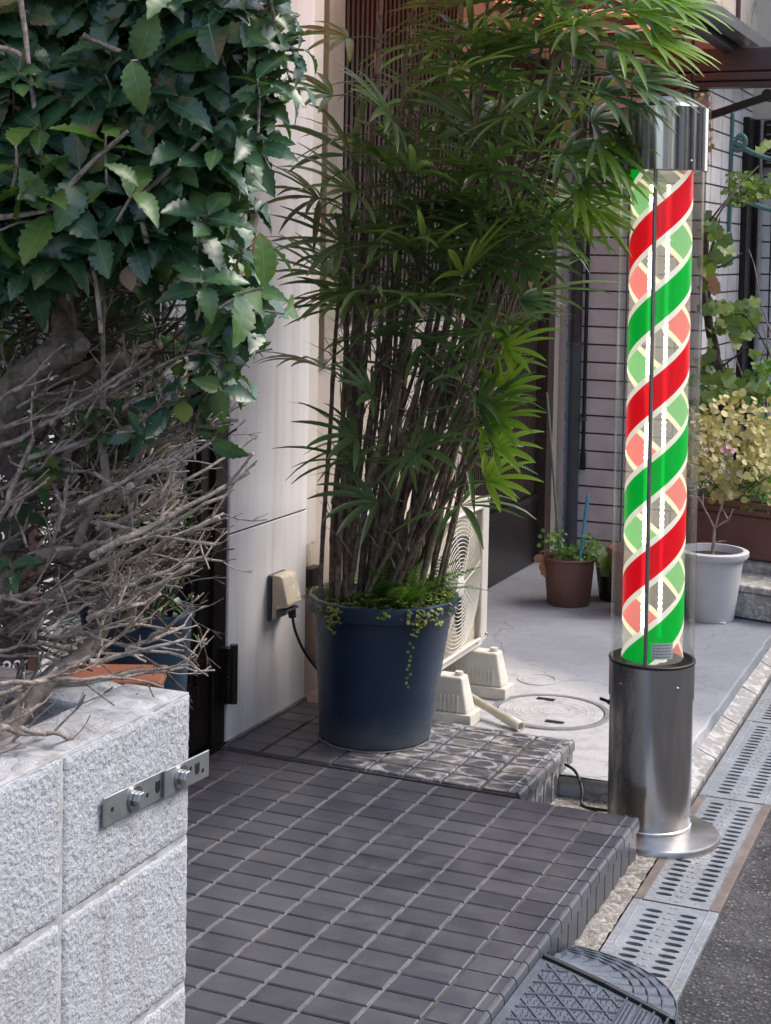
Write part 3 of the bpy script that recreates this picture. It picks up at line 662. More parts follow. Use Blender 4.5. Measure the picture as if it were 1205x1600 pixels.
# manhole lid set in the slab
mh = thing('manhole_cover', (-1.385, 4.525, -.05), 'round worn concrete coloured manhole lid with ring ridges, in the slab behind the porch', 'manhole cover')
b = MB(); c0 = (-1.385, 4.525, -.0495); b.lathe(c0, [(.0005, .0035), (.158, .0035), (.160, .002), (.160, -.002)], 64); obj('lid', b, 'slab', mh)
b = MB(); b.lathe(c0, [(.163, .001), (.165, .0042), (.180, .0042), (.183, .001)], 64); obj('frame_ring', b, 'iron', mh)
b = MB(); b.lathe(c0, [(.159, .0008), (.164, .0008)], 64); obj('ring_gap', b, 'black', mh)
b = MB()
for r in (.035, .062, .088, .112, .136): b.lathe(c0, [(r - .0045, .0034), (r - .0015, .0046), (r + .0015, .0046), (r + .0045, .0034)], 64)
obj('ridge', b, 'slab', mh)
for dx, dy in ((.045, -.105), (-.05, .11)):
    b = MB(); b.box(c0[0] + dx - .028, c0[0] + dx + .028, c0[1] + dy - .012, c0[1] + dy + .012, c0[2] + .002, c0[2] + .0052 ); obj('lift_slot', b, 'black', mh)
b = MB(); b.lathe((-1.53, 4.85, -.0497), [(.055, .001), (.057, .003), (.066, .003), (.068, .001)], 40); b.lathe((-1.53, 4.85, -.0497), [(.0005, .002), (.052, .002), (.054, .0)], 40)
tag(obj('inspection_lid', b, 'slab'), 'small round lid in the slab behind the far plastic foot', 'lid')

# ================================================================== brick house beyond
bh = thing('brick_house', (-1.8, 7.4, -.05), 'house faced in pale pink tiles with dark joints beyond the sliding door', 'building')
b = MB(); b.box(-2.4, -1.505, 7.10, 8.2, -.16, 4.2); o = obj('front_wall', b, 'brickX', bh)
b = MB(); b.box(-1.505, -1.5, 7.096, 7.93, -.16, 2.40); obj('side_wall', b, 'brickY', bh)
b = MB(); b.box(-1.505, -1.488, 7.09, 14, 2.40, 4.2); b.box(-2.4, -1.506, 7.08, 7.099, 2.9, 4.2); obj('upper_wall', b, 'stained', bh)
b = MB(); b.box(-1.4875, -1.47, 7.6, 7.63, 2.41, 4.2); obj('upper_downpipe', b, 'brownpaint', bh)
b = MB(); b.box(-1.504, -.2, 8.2, 8.5, -.16, 2.05); obj('set_back_wall', b, 'brickX', bh)
b = MB(); b.box(-1.504, -.2, 8.195, 8.5, 2.05, 4.0); obj('cream_lintel', b, 'cream', bh)
b = MB(); b.box(-1.504, -1.47, 7.935, 8.19, -.16, 2.04); b.box(-1.469, -1.45, 8.12, 8.19, -.16, 2.04); obj('corner_trim', b, 'bronze', bh)
b = MB(); b.box(-1.449, -1.437, 8.14, 8.19, -.16, 2.04); obj('metal_trim', b, 'white_al', bh)
b = MB(); b.box(-1.43, -.6, 8.15, 8.194, 1.80, 2.04); wd = obj('window', b, 'bronze', bh)
b = MB()
for k in range(5): b.box(-1.42, -.6, 8.143, 8.1495, 1.82 + k * .048, 1.826 + k * .048)
obj('pane', b, 'alum', wd)
# dark downpipe on the left of the pink wall
dp = thing('downpipe', (-2.10, 7.05, 0), 'dark grey downpipe with a band, left of the pale pink tiled wall', 'pipe')
b = MB(); b.tube([(-2.085, 7.05, -.05), (-2.085, 7.05, .90)], .034, 16); b.tube([(-2.085, 7.05, .90), (-2.085, 7.05, .93)], .037, 16); obj('lower_pipe', b, 'grey_pvc', dp)
b = MB(); b.tube([(-2.085, 7.05, .93), (-2.085, 7.05, 3)], .033, 16); obj('upper_pipe', b, 'brownwood', dp)
b = MB(); b.tube([(-2.085, 7.05, .56), (-2.085, 7.05, .585)], .0375, 16); b.box(-2.05, -2.02, 7.03, 7.06, .565, .58); obj('band', b, 'grey_pvc', dp)
b = MB(); b.tube([(-2.038, 7.075, .4), (-2.038, 7.075, 3)], .009, 8); b.box(-2.05, -2.026, 7.065, 7.085, .33, .41); tag(obj('cable_conduit', b, 'black'), 'thin black cable conduit beside the dark grey downpipe', 'conduit')
# entrance canopy with brown beam, orange sheet and aluminium gutter
cp = thing('entrance_canopy', (-1.6, 6.2, 2.1), 'brown framed entrance canopy with orange sheet and aluminium gutter over the far doorway', 'canopy')
b = MB()
b.box(-1.735, -1.0, 6.98, 7.075, 2.16, 2.262); b.box(-1.735, -1.0, 6.97, 7.08, 2.118, 2.152); b.box(-1.72, -1.0, 6.98, 7.07, 2.09, 2.114); b.box(-1.745, -1.70, 6.985, 7.078, 2.09, 2.30)
obj('side_beam', b, 'brownpaint', cp, bevel=.006)
b = MB(); pts = []
for i in range(13):
    a = i / 12 * pi / 2; pts.append((-1.70 + .12 * sin(a) , 7.0, 2.035 + .055 * (sin(a)) ** .9))
b.tube(pts, .02, 8); obj('curved_bracket', b, 'brownpaint', cp)
GX = -1.36
b = MB()
pr = [(0, 0), (.012, -.045), (.05, -.055), (.085, -.02), (.09, .055), (.075, .06), (.07, .05), (.07, -.005), (.045, -.035), (.02, -.03), (.008, .05), (-.01, .05)]
y0, y1 = 4.5, 8.0; n = len(pr); vs = [(GX + x * .75, y, 2.305 + z * .65) for y in (y0, y1) for x, z in pr]
b.add(vs, [(i, (i + 1) % n, n + (i + 1) % n, n + i) for i in range(n)] + [tuple(range(n)), tuple(reversed(range(n, 2 * n)))]); obj('gutter_rail', b, 'alum', cp)
b = MB(); b.box(GX - .065, GX - .012, 4.5, 8.0, 2.245, 2.335); obj('fascia', b, 'alum', cp, bevel=.004)
b = MB(); b.box(GX - .8, GX - .0125, 4.5, 6.9, 2.345, 2.35); b.box(GX - .8, GX - .0125, 6.9, 8.0, 2.345, 2.35); obj('orange_sheet', b, 'orange', cp)
for k in range(8):
    b = MB(); b.box(GX - .8, GX - .07, 4.6 + k * .47, 4.64 + k * .47, 2.31, 2.344); obj('rafter', b, 'brownpaint', cp)
# folded awning arm
b = MB(); b.bar((-1.42, 6.5, 1.905), (-1.12, 6.5, 2.0), .03, .03); b.tube([(-1.13, 6.47, 2.0), (-1.13, 6.53, 2.0)], .025, 14)
b.bar((-1.13, 6.5, 2.0), (-.6, 6.5, 2.12), .03, .03)
tag(obj('awning_arm', b, 'bronze'), 'dark jointed awning arm hanging under the far canopy', 'awning arm')
b = MB(); b.tube([(-1.385, 6.2, 2.42), (-1.375, 6.2, 2.1), (-1.37, 6.2, 1.6)], .006, 6); tag(obj('hanging_rod', b, 'bronze'), 'thin dark rod hanging from the far canopy above the barber pole', 'rod')
# opposite side of the street, unseen: houses added for the steel's reflections
oh = thing('unseen_opposite_house', (7.5, 4, -.16), 'added unseen house across the street, shaped for reflections in the steel pole', 'building')
b = MB(); b.box(6.2, 9, -4.6, 1.6, -.16, 4.6); b.box(6.6, 9, 2.2, 5.2, -.16, 5.2); b.box(6.2, 9, 5.8, 16, -.16, 4.4); b.box(3.6, 6, -16, -5.5, -.16, 4.8); obj('wall', b, 'cream', oh)  # last block added behind the camera to narrow the sky in reflections
b = MB(); b.box(6.1, 6.19, 1.2, 1.6, -.16, 4.6); b.box(6.5, 6.59, 2.2, 2.5, -.16, 5.2); b.box(6.5, 6.59, 4.2, 4.5, -.16, 5.2); b.box(6.1, 6.19, 7.6, 8.1, -.16, 4.4); b.tube([(6.05, -.6, 0), (6.05, -.6, 4.6)], .06, 10); obj('reflected_pillar', b, 'brownpaint', oh)  # dark posts added as stripes for the polished steel to reflect
b = MB(); b.box(6.17, 6.199, -3, -1.4, .3, 4); b.box(6.57, 6.599, 2.8, 3.9, .1, 4.4); b.box(6.17, 6.199, 6.1, 7.2, .1, 3.8); b.box(6.17, 6.199, 9, 10.5, .0, 3.6); obj('window', b, 'bronze', oh)  # unseen dark openings, added to vary what the steel reflects
# ================================================================== drain grates
GL = .735
def grate(yn, rust):
    c = -.742 - (yn + GL / 2 - 3.4) * .0145
    t = thing('drain_grate', (c, yn + GL / 2, -.107), 'x', 'drain grate', 'steel grates over the street drain')
    L = GL - .008; y0 = yn + .004
    b = MB()
    # two slotted columns, each cell a rectangle with an oval slot
    rows = 24; cy = L / rows; z1, z0 = -.0985, -.1025
    cols = [(c - .068, c - .008), (c + .008, c + .068)]
    NA = 16
    for ci, (xa, xb) in enumerate(cols):
        for r in range(rows):
            ya = y0 + r * cy; yb = ya + cy; mx, my = (xa + xb) / 2, (ya + yb) / 2; full = not (r in (0, rows - 1))
            if not full: b.box(xa, xb, ya, yb, z0, z1); continue
            inner = []; outer = []
            for k in range(NA):
                a = 2 * pi * (k + .5) / NA; ca, sa = cos(a), sin(a)
                inner.append((mx + .0195 * (abs(ca) ** .8) * (1 if ca > 0 else -1), my + .0082 * sa))
                s = min((xb - xa) / 2 / max(abs(ca), 1e-6), cy / 2 / max(abs(sa), 1e-6)); outer.append([mx + ca * s, my + sa * s])
            # pull the nearest outer points onto the corners
            for (px, py) in ((xa, ya), (xb, ya), (xb, yb), (xa, yb)):
                k = min(range(NA), key=lambda k: (outer[k][0] - px) ** 2 + (outer[k][1] - py) ** 2); outer[k] = [px, py]
            vs = [(p[0], p[1], z1) for p in outer] + [(p[0], p[1], z1) for p in inner] + [(p[0], p[1], z0 - .004) for p in inner]
            fs = []
            for k in range(NA):
                n = (k + 1) % NA; fs.append((k, n, NA + n, NA + k)); fs.append((NA + k, NA + n, 2 * NA + n, 2 * NA + k))
            b.add(vs, fs)
    b.box(c - .074, cols[0][0], y0, y0 + L, z0, z1); b.box(cols[1][1], c + .074, y0, y0 + L, z0, z1); b.box(cols[0][1], cols[1][0], y0, y0 + L, z0, z1)
    for k in range(int(rows)):
        for dx in (-.006, .006):
            b.sphere((c + dx * (1 if k % 2 else .3), y0 + (k + .5) * cy, z1), .0045, 4, (1.6, 1, .35))
    obj('slotted_plate', b, 'galv', t)
    for s in (-1, 1):
        b = MB(); xa = c + s * .0755; xb = c + s * .096
        lo, hi = min(xa, xb), max(xa, xb)
        b.box(lo, hi, y0 - .002, y0 + L + .002, -.150, -.0975)
        b.box(c + s * .0755 - .0012, c + s * .0755 + .0012, y0, y0 + L, -.11, -.0945)
        obj('frame_rail', b, 'galv_rust' if rust else 'galv', t, bevel=.0015, seg=1)
    t.rotation_euler.z = .0145
    return t
LB = {2: 'grey steel drain grate at the front, running under the rubber ramp', 3: 'drain grate with rust brown side rails below the barber pole base', 4: 'grey drain grate just beyond the barber pole base',
      5: 'second drain grate beyond the barber pole, beside the slab curb', 6: 'farthest grey drain grate at the right edge of the photo'}
gA = grate(2.672, False); gA['label'] = LB[2]; gR = grate(2.672 + GL, True); gR['label'] = LB[3]
for k in (4, 5, 6):
    c = copy_tree(gA); c.location.y += GL * (k - 2); c.location.x -= GL * (k - 2) * .0145; c['label'] = LB[k]

# ================================================================== rubber kerb ramp
rp = thing('rubber_ramp', (-.8, 2.6, -.107), 'blue grey rubber kerb ramp with diamond tread against the porch edge', 'kerb ramp')
X0, X1, ZT, ZB, YE = -.882, -.628, -.016, -.105, 2.86
def rz(x): t = (x - X0) / (X1 - X0); return ZT + (ZB + .018 - ZT) * (t ** 1.15) if t < 1 else ZB
b = MB()
# main slope, top sheet and far fan-shaped end
N = 14; xs = [X0 + (X1 - X0) * i / N for i in range(N + 1)]
vs = [(x, y, rz(x)) for y in (1.7, YE) for x in xs] + [(x, y, ZB) for y in (1.7, YE) for x in xs]
n = N + 1; fs = [(i, i + 1, n + i + 1, n + i) for i in range(N)] + [(2 * n + i, 3 * n + i, 3 * n + i + 1, 2 * n + i + 1) for i in range(N)]
fs += [(N, 2 * n + N, 3 * n + N, n + N), (0, n, 3 * n, 2 * n)] + [(i, 2 * n + i, 2 * n + i + 1, i + 1) for i in range(N)]
b.add(vs, fs, False); obj('slope', b, 'rubber', rp)
b = MB()
# end piece: quarter cone from the upper back corner
A_ = 16; K = 8; vs = []
for a in range(A_ + 1):
    th = pi / 2 * a / A_
    for k in range(K + 1):
        t = (k / (K - 1) * .985) if k < K else 1; r = t
        ex, ey = (X1 - X0 + .012) * sin(th), .225 * cos(th)
        z = rz(X0 + (X1 - X0) * min(t, 1)) if t < 1 else ZB
        x = X0 + ex * r; y = YE + .004 + ey * r
        # slope falls along the fan, higher near the corner
        z = ZT - .01 + (ZB + .014 - ZT + .01) * t if t < 1 else ZB
        vs.append((x, y, z + .0035 * (((k + a) % 2) if 0 < k < K else 0)))
fs = [(a * (K + 1) + k, a * (K + 1) + k + 1, (a + 1) * (K + 1) + k + 1, (a + 1) * (K + 1) + k) for a in range(A_) for k in range(K)]
b.add(vs, [f[::-1] for f in fs], False)
b.add([(X0, YE + .004, ZB), (X0 + .26, YE + .004, ZB), (X0, YE + .229, ZB), (X0, YE + .004, ZT - .01), (X0 + .26, YE + .004, ZB + .01)], [(0, 2, 1), (0, 3, 2), (0, 1, 4, 3)])
obj('corner_end', b, 'rubber', rp)
b = MB()
# diamond ribs and studs
def rib(x0, y0, x1, y1, w=.004, h=.0032):
    k = 6; pts = [(x0 + (x1 - x0) * i / k, y0 + (y1 - y0) * i / k) for i in range(k + 1)]; dx, dy = x1 - x0, y1 - y0; l = math.hypot(dx, dy); px, py = -dy / l * w / 2, dx / l * w / 2
    vs = []
    for x, y in pts: z = rz(x); vs += [(x - px * 1.6, y - py * 1.6, z - .001), (x - px, y - py, z + h), (x + px, y + py, z + h), (x + px * 1.6, y + py * 1.6, z - .001)]
    fs = [(4 * i + j, 4 * i + j + 1, 4 * i + 5 + j, 4 * i + 4 + j) for i in range(k) for j in range(3)] + [(0, 1, 2, 3), (4 * k + 3, 4 * k + 2, 4 * k + 1, 4 * k)]
    b.add(vs, fs)
xa, xb = X0 + .018, X1 - .085; S = .052
y = 1.75
while y < YE + .2:
    for sg in (1, -1):
        # clip the diagonal to the panel
        L_ = xb - xa; ya, yb = (y, y - L_ * .9) if sg == 1 else (y - L_ * .9, y)
        p0, p1 = (xa, ya), (xb, yb)
        ymax = YE - .014
        if max(ya, yb) > ymax:
            t = (ymax - ya) / (yb - ya) if yb != ya else 0
            if ya > ymax and yb > ymax: continue
            if ya > ymax: p0 = (xa + L_ * t, ymax)
            else: p1 = (xa + L_ * t, ymax)
        rib(*p0, *p1)
    y += S
obj('diamond_rib', b, 'rubber', rp)
b = MB()
def stud(x, y, r=.003, h=.004): 
    z = rz(x); b.add([(x - r, y - r, z - .001), (x + r, y - r, z - .001), (x + r, y + r, z - .001), (x - r, y + r, z - .001), (x, y, z + h)], [(0, 1, 4), (1, 2, 4), (2, 3, 4), (3, 0, 4)])
yy = 2.1
while yy < YE - .015:
    x = xa + .004
    while x < xb: stud(x + rnd(-.002, .002), yy + rnd(-.002, .002), .0024, .003); x += .0095
    for q in range(3):
        for r in range(2): stud(X1 - .074 + q * .026 + r * .007, yy + (r * .004), .0028, .004)
    yy += .0085
for a in range(90):
    pass
obj('stud', b, 'rubber', rp)
b = MB()
for q in range(4):
    x = X1 - .082 + q * .026
    b.box(x, x + .003, 1.71, YE - .004, rz(x) - .002, rz(x) + .005)
    # rails continue round the corner end
    pts = []
    rr = (x - X0) / (X1 - X0)
    for i in range(15):
        th = pi / 2 * (1 - i / 14); tt = rr; pts.append((X0 + (X1 - X0 + .012) * sin(th) * rr, YE + .004 + .225 * cos(th) * rr, ZT - .01 + (ZB + .014 - ZT + .01) * rr + .003))
    b.tube(pts, .0018, 6)
obj('edge_rail', b, 'rubber', rp)
b = MB(); b.bar((X0 + .003, YE, ZT + .002), (X0 + .125, YE, rz(X0 + .125) + .003), .012, .012); b.bar((X0 + .125, YE, rz(X0 + .125) + .003), (X1 - .003, YE, rz(X1 - .003) + .003), .012, .012); obj('end_rim', b, 'black', rp, bevel=.002)

# ================================================================== barber pole
PC = Vector((-.912, 3.84, 0)); LEAN = (-.0055, -.0025)
bp = thing('barber_pole', (PC.x, PC.y, -.1), 'tall lit barber pole with red and green spiral inside a clear tube', 'barber pole')
def LA(prof, n=64): b = MB(); b.lathe((PC.x, PC.y, 0), prof, n, True, ax=LEAN); return b
# view direction at the pole, for where screws and rods sit around it
VD = math.atan2(-PC.y, -PC.x)
def around(deg, r, z):      # deg clockwise to the right of the side facing the street corner
    a = VD + radians(deg); return Vector((PC.x + cos(a) * r + LEAN[0] * z, PC.y + sin(a) * r + LEAN[1] * z, z))
b = MB(); b.lathe((-.875, 3.80, 0), [(.0005, -.082), (.141, -.082), (.147, -.0835), (.150, -.088), (.150, -.1), (.147, -.1035), (.13, -.104)], 96); obj('base_plate', b, 'steel_disc', bp)
b = LA([(.104, -.0815), (.106, -.0815), (.106, -.076), (.1035, -.074)]); obj('weld_ring', b, 'steel', bp)
b = LA([(.1035, -.0812), (.1035, .245), (.100, .245)]); obj('lower_sleeve', b, 'steel', bp)
b = LA([(.1036, .242), (.1062, .2425), (.1062, .334), (.1048, .336), (.099, .336), (.099, .25)]); obj('lower_collar', b, 'steel', bp)
b = LA([(.1066, .331), (.1078, .332), (.1078, .337), (.1066, .338), (.100, .338)]); obj('rubber_gasket', b, 'black', bp)
b = LA([(.0005, .30), (.099, .30)]); obj('inner_floor', b, 'grey_pvc', bp)
b = LA([(.1045, .334), (.1045, 1.57)], 64); o = obj('clear_tube', b, 'glass', bp)
b = LA([(.100, 1.56), (.1095, 1.552), (.1105, 1.553), (.1105, 1.705), (.1095, 1.7055), (.08, 1.706)]); obj('steel_cap', b, 'steel_cap', bp)
b = LA([(.088, 1.706), (.086, 1.711), (.074, 1.720), (.052, 1.729), (.025, 1.735), (.0005, 1.736)]); obj('cap_dome', b, 'alum', bp)
b = MB()
for dg in (-57, 38): b.sphere(around(dg, .1105, 1.573), .0042, 6)
for dg in (-45, 36): b.sphere(around(dg, .1063, .285), .0048, 6)
obj('screw', b, 'alum', bp)
# front rod inside the clear tube
b = MB(); b.tube([around(-9, .100, .33), around(-9, .100, 1.56)], .005, 10); obj('support_rod', b, 'alum', bp)
# film with the helical stripes
RI = .0765; Z0, Z1 = .338, 1.558; PITCH = .418
b = LA([(RI - .002, Z0), (RI - .002, Z1)], 64); obj('inner_cylinder', b, 'inner_glass', bp)
def helix(name, mat, off, h, r):
    b = MB(); NS = 64; vs = []; fs = []
    z = Z0 - PITCH * 2; turns = int((Z1 - Z0) / PITCH + 4) * NS
    # angle grows clockwise seen from above so that the stripe climbs to the right at the front
    for i in range(turns):
        for j in (0, 1):
            a0 = VD + 2 * pi * i / NS; a1 = VD + 2 * pi * (i + 1) / NS
        z0 = Z0 - PITCH * 2 + PITCH * i / NS + off; z1 = z0 + PITCH / NS
        q = [(a0, z0), (a1, z1), (a1, z1 + h), (a0, z0 + h)]
        if max(p[1] for p in q) < Z0 or min(p[1] for p in q) > Z1: continue
        q = [(a, min(max(zz, Z0), Z1)) for a, zz in q]
        vs = [(PC.x + cos(a) * r + LEAN[0] * zz, PC.y + sin(a) * r + LEAN[1] * zz, zz) for a, zz in q]; b.add(vs, [(0, 1, 2, 3)], True)
    return obj(name, b, mat, bp)
E0 = .216; HB = .084; BO = .0175
for nm, o_ in (('red_stripe', 0), ('green_stripe', PITCH / 2)):
    s_ = helix(nm, 'red' if nm[0] == 'r' else 'green', o_ + E0, HB, RI)
    helix('cream_border', 'creamfilm', o_ + E0 - BO, BO, RI); helix('cream_border', 'creamfilm', o_ + E0 + HB, BO, RI)
# lamps inside
for dg, r_ in ((28, .036), (-48, .034)):
    b = MB(); pts = []; rad = []
    for k in range(150): z = .40 + k * .0075; pts.append(around(dg, r_, z)); rad.append(.0054 if k % 2 else .0036)
    b.tube(pts, rad, 8, True, False); obj('led_tube', b, 'led', bp)
b = MB(); b.tube([around(28, .036, .338), around(28, .036, .365)], .02, 14); b.tube([around(28, .036, .365), around(28, .036, .40)], .014, 14); b.tube([around(-30, .03, .338), around(-30, .03, .37)], .016, 14)
for k in range(4): b.tube(smooth([around(-60 + k * 9, .05, .34), around(-50, .03, .38 + k * .006), around(-20, .01, .37), around(10, .02, .345)]), .0022, 6)
obj('lamp_socket', b, 'creamfilm', bp)
# maker's sticker at the bottom right of the stripes
b = MB(); vs = []
NSg = 8
for k in range(NSg + 1):
    a = -2 + k * 42 / NSg
    for z in (.352, .392): vs.append(around(a, RI + .0012, z))
b.add(vs, [(2 * i, 2 * i + 2, 2 * i + 3, 2 * i + 1) for i in range(NSg)], True); stk = obj('sticker', b, 'label', bp)
b = MB()
def lbl(a0, a1, z, h):
    vs = []
    for k in range(5):
        a = a0 + (a1 - a0) * k / 4; vs += [around(a, RI + .0018, z), around(a, RI + .0018, z + h)]
    b.add(vs, [(2 * i, 2 * i + 2, 2 * i + 3, 2 * i + 1) for i in range(4)])
random.seed(4)
for r in range(5):
    a = 0
    z = .3865 - r * .0075
    while a < 36:
        w_ = rnd(2, 6); lbl(a, min(a + w_, 38), z, .0016); a += w_ + rnd(.8, 2)
obj('print', b, 'ink', stk)
b = MB(); b.tube(smooth([Vector((-1.186, 4.02, .0 - .03)), Vector((-1.15, 4.0, -.04)), Vector((-1.12, 3.96, -.07)), Vector((-1.11, 3.93, -.1)), Vector((-1.06, 3.91, -.098)), Vector((-1.0, 3.9, -.09))]), .0042, 8)
tag(obj('power_cord', b, 'black'), 'black cord running from the porch corner to the foot of the barber pole', 'cord')
b = MB(); b.tube([Vector((-1.03, 3.87, .20)), Vector((-1.012, 3.86, .203))], .007, 8); b.tube([Vector((-1.055, 3.88, .203)), Vector((-1.03, 3.87, .201))], .0045, 8); obj('side_plug', b, 'black', bp)

# ================================================================== block planter with steel latch plate
PX1, PY1, PT = -1.08, 1.850, .737
pl = thing('block_planter', (-1.5, 1.4, 0), 'rough painted concrete block planter beside the porch with a steel bolt plate on its side', 'planter')
def bl(b, x0, x1, y0, y1, z0, z1, j=.004): b.box(x0 + j, x1 - j, y0 + j, y1 - j, z0 + j, z1 - j)
def rblock(y0, y1, z0, z1, x0=PX1 - .105, x1=PX1):
    """one rough faced block: a subdivided box with an uneven outer skin and rounded arrises"""
    b = MB(); N1 = max(4, int((y1 - y0) / .006)); N2 = max(4, int((z1 - z0) / .006)); vs = []
    for j in range(N2 + 1):
        for i in range(N1 + 1):
            y = y0 + (y1 - y0) * i / N1; z = z0 + (z1 - z0) * j / N2
            e = min(y - y0, y1 - y, z - z0, z1 - z); rd = .0045; dep = (rd - math.sqrt(max(0, rd * rd - (rd - min(e, rd)) ** 2)))
            nn = mnoise.noise(Vector((y * 70, z * 70, 1))) * .0016 + mnoise.noise(Vector((y * 160, z * 160, 4))) * .0012
            vs.append((x1 - dep + nn, y + (mnoise.noise(Vector((z * 60, 7, y1))) * .0015 if i in (0, N1) else 0), z + (mnoise.noise(Vector((y * 60, 2, z1))) * .0025 if j == N2 else 0)))
    w = N1 + 1; fs = [(j * w + i, j * w + i + 1, (j + 1) * w + i + 1, (j + 1) * w + i) for j in range(N2) for i in range(N1)]
    b.add(vs, fs, True)
    m0 = len(b.v); b.v += [(x0, y0, z0), (x0, y1, z0), (x0, y1, z1), (x0, y0, z1)]
    b.f += [(m0, m0 + 1, m0 + 2, m0 + 3)[::-1], tuple([j * w for j in range(N2 + 1)]) + (m0 + 3, m0), tuple([j * w + N1 for j in range(N2, -1, -1)]) + (m0 + 1, m0 + 2), tuple([N2 * w + i for i in range(N1 + 1)]) + (m0 + 2, m0 + 3), tuple([i for i in range(N1, -1, -1)]) + (m0, m0 + 1)]
    b.sm += [False] * 5; b.mi += [0] * 5
    return b
LBk = .30
mb = MB()
for ci, (z0, z1) in enumerate(((-.002, .119), (.125, .325), (.331, .531), (.537, .733))):
    y = PY1; k = 0
    while y > .6:
        q = rblock(y - LBk + .0012, y - .0012 + (.0012 if k == 0 else 0), z0 - .001, z1 + .001); mb.add(q.v, q.f); y -= LBk; k += 1
mb.sm = [True] * len(mb.f)
obj('block_wall', mb, 'block', pl)
b = MB(); b.box(PX1 - .1, PX1 - .0028, .62, PY1 - .004, .0, .7345); obj('mortar_joint', b, 'bjoint', pl)
b = MB(); b.box(-1.75, PX1 - .106, PY1 - .105, PY1, 0, .733); b.box(-1.75, -1.65, .62, PY1 - .106, 0, .733); obj('back_wall', b, 'block', pl, bevel=.006)
# rendered rims
def rim(x0, x1, y0, y1, name='rim'):
    b = MB(); nx_ = max(2, int((x1 - x0) / .012)); ny_ = max(2, int((y1 - y0) / .012)); vs = []
    for j in range(ny_ + 1):
        for i in range(nx_ + 1):
            x = x0 + (x1 - x0) * i / nx_; y = y0 + (y1 - y0) * j / ny_
            e = min(x - x0, x1 - x, y - y0, y1 - y); dep = .006 - math.sqrt(max(0, .006 ** 2 - (.006 - min(e, .006)) ** 2))
            vs.append((x, y, .7365 - dep + .0035 * mnoise.noise(Vector((x * 25, y * 25, 0))) + .002 * mnoise.noise(Vector((x * 80, y * 80, 0)))))
    w = nx_ + 1; return vs, [(j * w + i, j * w + i + 1, (j + 1) * w + i + 1, (j + 1) * w + i) for j in range(ny_) for i in range(nx_)]
b = MB()
for k in range(5):
    y1_ = PY1 - k * LBk; v_, f_ = rim(PX1 - .108, PX1 - .001, y1_ - LBk + .003, y1_ - .001); b.add(v_, f_, True)
v_, f_ = rim(-1.75, PX1 - .109, PY1 - .1, PY1 - .001); b.add(v_, f_, True); v_, f_ = rim(-1.75, -1.65, .62, PY1 - .101); b.add(v_, f_, True)
o = obj('top_render', b, 'blocktop', pl)
b = MB(); n_ = 24; vs = []
for j in range(n_ + 1):
    for i in range(n_ + 1):
        x = -1.66 + i * .022; y = .62 + j * .0485; vs.append((x, min(y, 1.735), .675 + .02 * mnoise.noise(Vector((x * 12, y * 12, 0))) + .012 * mnoise.noise(Vector((x * 40, y * 40, 0)))))
b.add(vs, [(j * 25 + i, j * 25 + i + 1, (j + 1) * 25 + i + 1, (j + 1) * 25 + i) for j in range(n_) for i in range(n_)], True); obj('soil', b, 'dirt', pl)
# steel plate
P1, P2 = Vector((PX1 + .004, 1.628, .640)), Vector((PX1 + .004, 1.884, .628))
lt = thing('latch_plate', P1, 'slotted zinc steel plate held by two bolts on the side of the block planter', 'steel plate')
def plate(s0, s1, off, h=.037):
    b = MB(); d = P2 - P1; z = Vector((0, 0, h / 2)); a = P1 + d * s0 + Vector((off, 0, 0)); c = P1 + d * s1 + Vector((off, 0, 0))
    b.obox(a - z, c - a, Vector((.003, 0, 0)), z * 2); return b
o1 = obj('plate', plate(0, .56, .0), 'zinc', lt, bevel=.0008, seg=1); o2 = obj('plate', plate(.53, 1, .0032), 'zinc', lt, bevel=.0008, seg=1)
b = MB(); b.obox(P1 + (P2 - P1) * .53 + Vector((.0062, 0, -.019)), Vector((.0015, 0, 0)), Vector((0, .0035, 0)), Vector((0, 0, .038))); obj('plate_lip', b, 'zinc', lt)
def disc(y, z, x, r, h, n=24, mb=None):
    b = mb or MB(); vs = []
    for xx in (x, x + h):
        for k in range(n): a = 2 * pi * k / n; vs.append((xx, y + cos(a) * r, z + sin(a) * r))
    b.add(vs, [(k, (k + 1) % n, n + (k + 1) % n, n + k) for k in range(n)] + [tuple(range(n, 2 * n)), tuple(reversed(range(n)))]); return b
for s_ in (.27, .70):
    p = P1.lerp(P2, s_); x = P1.x + .0035 + (.003 if s_ > .5 else 0)
    b = disc(p.y, p.z, x, .0165, .0025); bo = obj('bolt', b, 'steel', lt); b = disc(p.y, p.z, x + .0026, .0105, .009, 6); obj('bolt_head', b, 'zinc', bo, bevel=.001, seg=1)
b = MB()
for s_, dz in ((.07, 0), (.39, -.004), (.93, -.006), (.80, .005)):
    p = P1.lerp(P2, s_); x = P1.x + .0031 + (.0033 if s_ > .55 else 0); disc(p.y, p.z + dz, x, .0032, .0003, 12, b)
for s_ in (.49, .87):
    p = P1.lerp(P2, s_); x = P1.x + .0031 + (.0033 if s_ > .55 else 0); b.box(x, x + .0003, p.y - .006, p.y + .006, p.z - .002, p.z + .008); disc(p.y, p.z - .002, x, .006, .00032, 12, b)
obj('hole', b, 'black', lt)

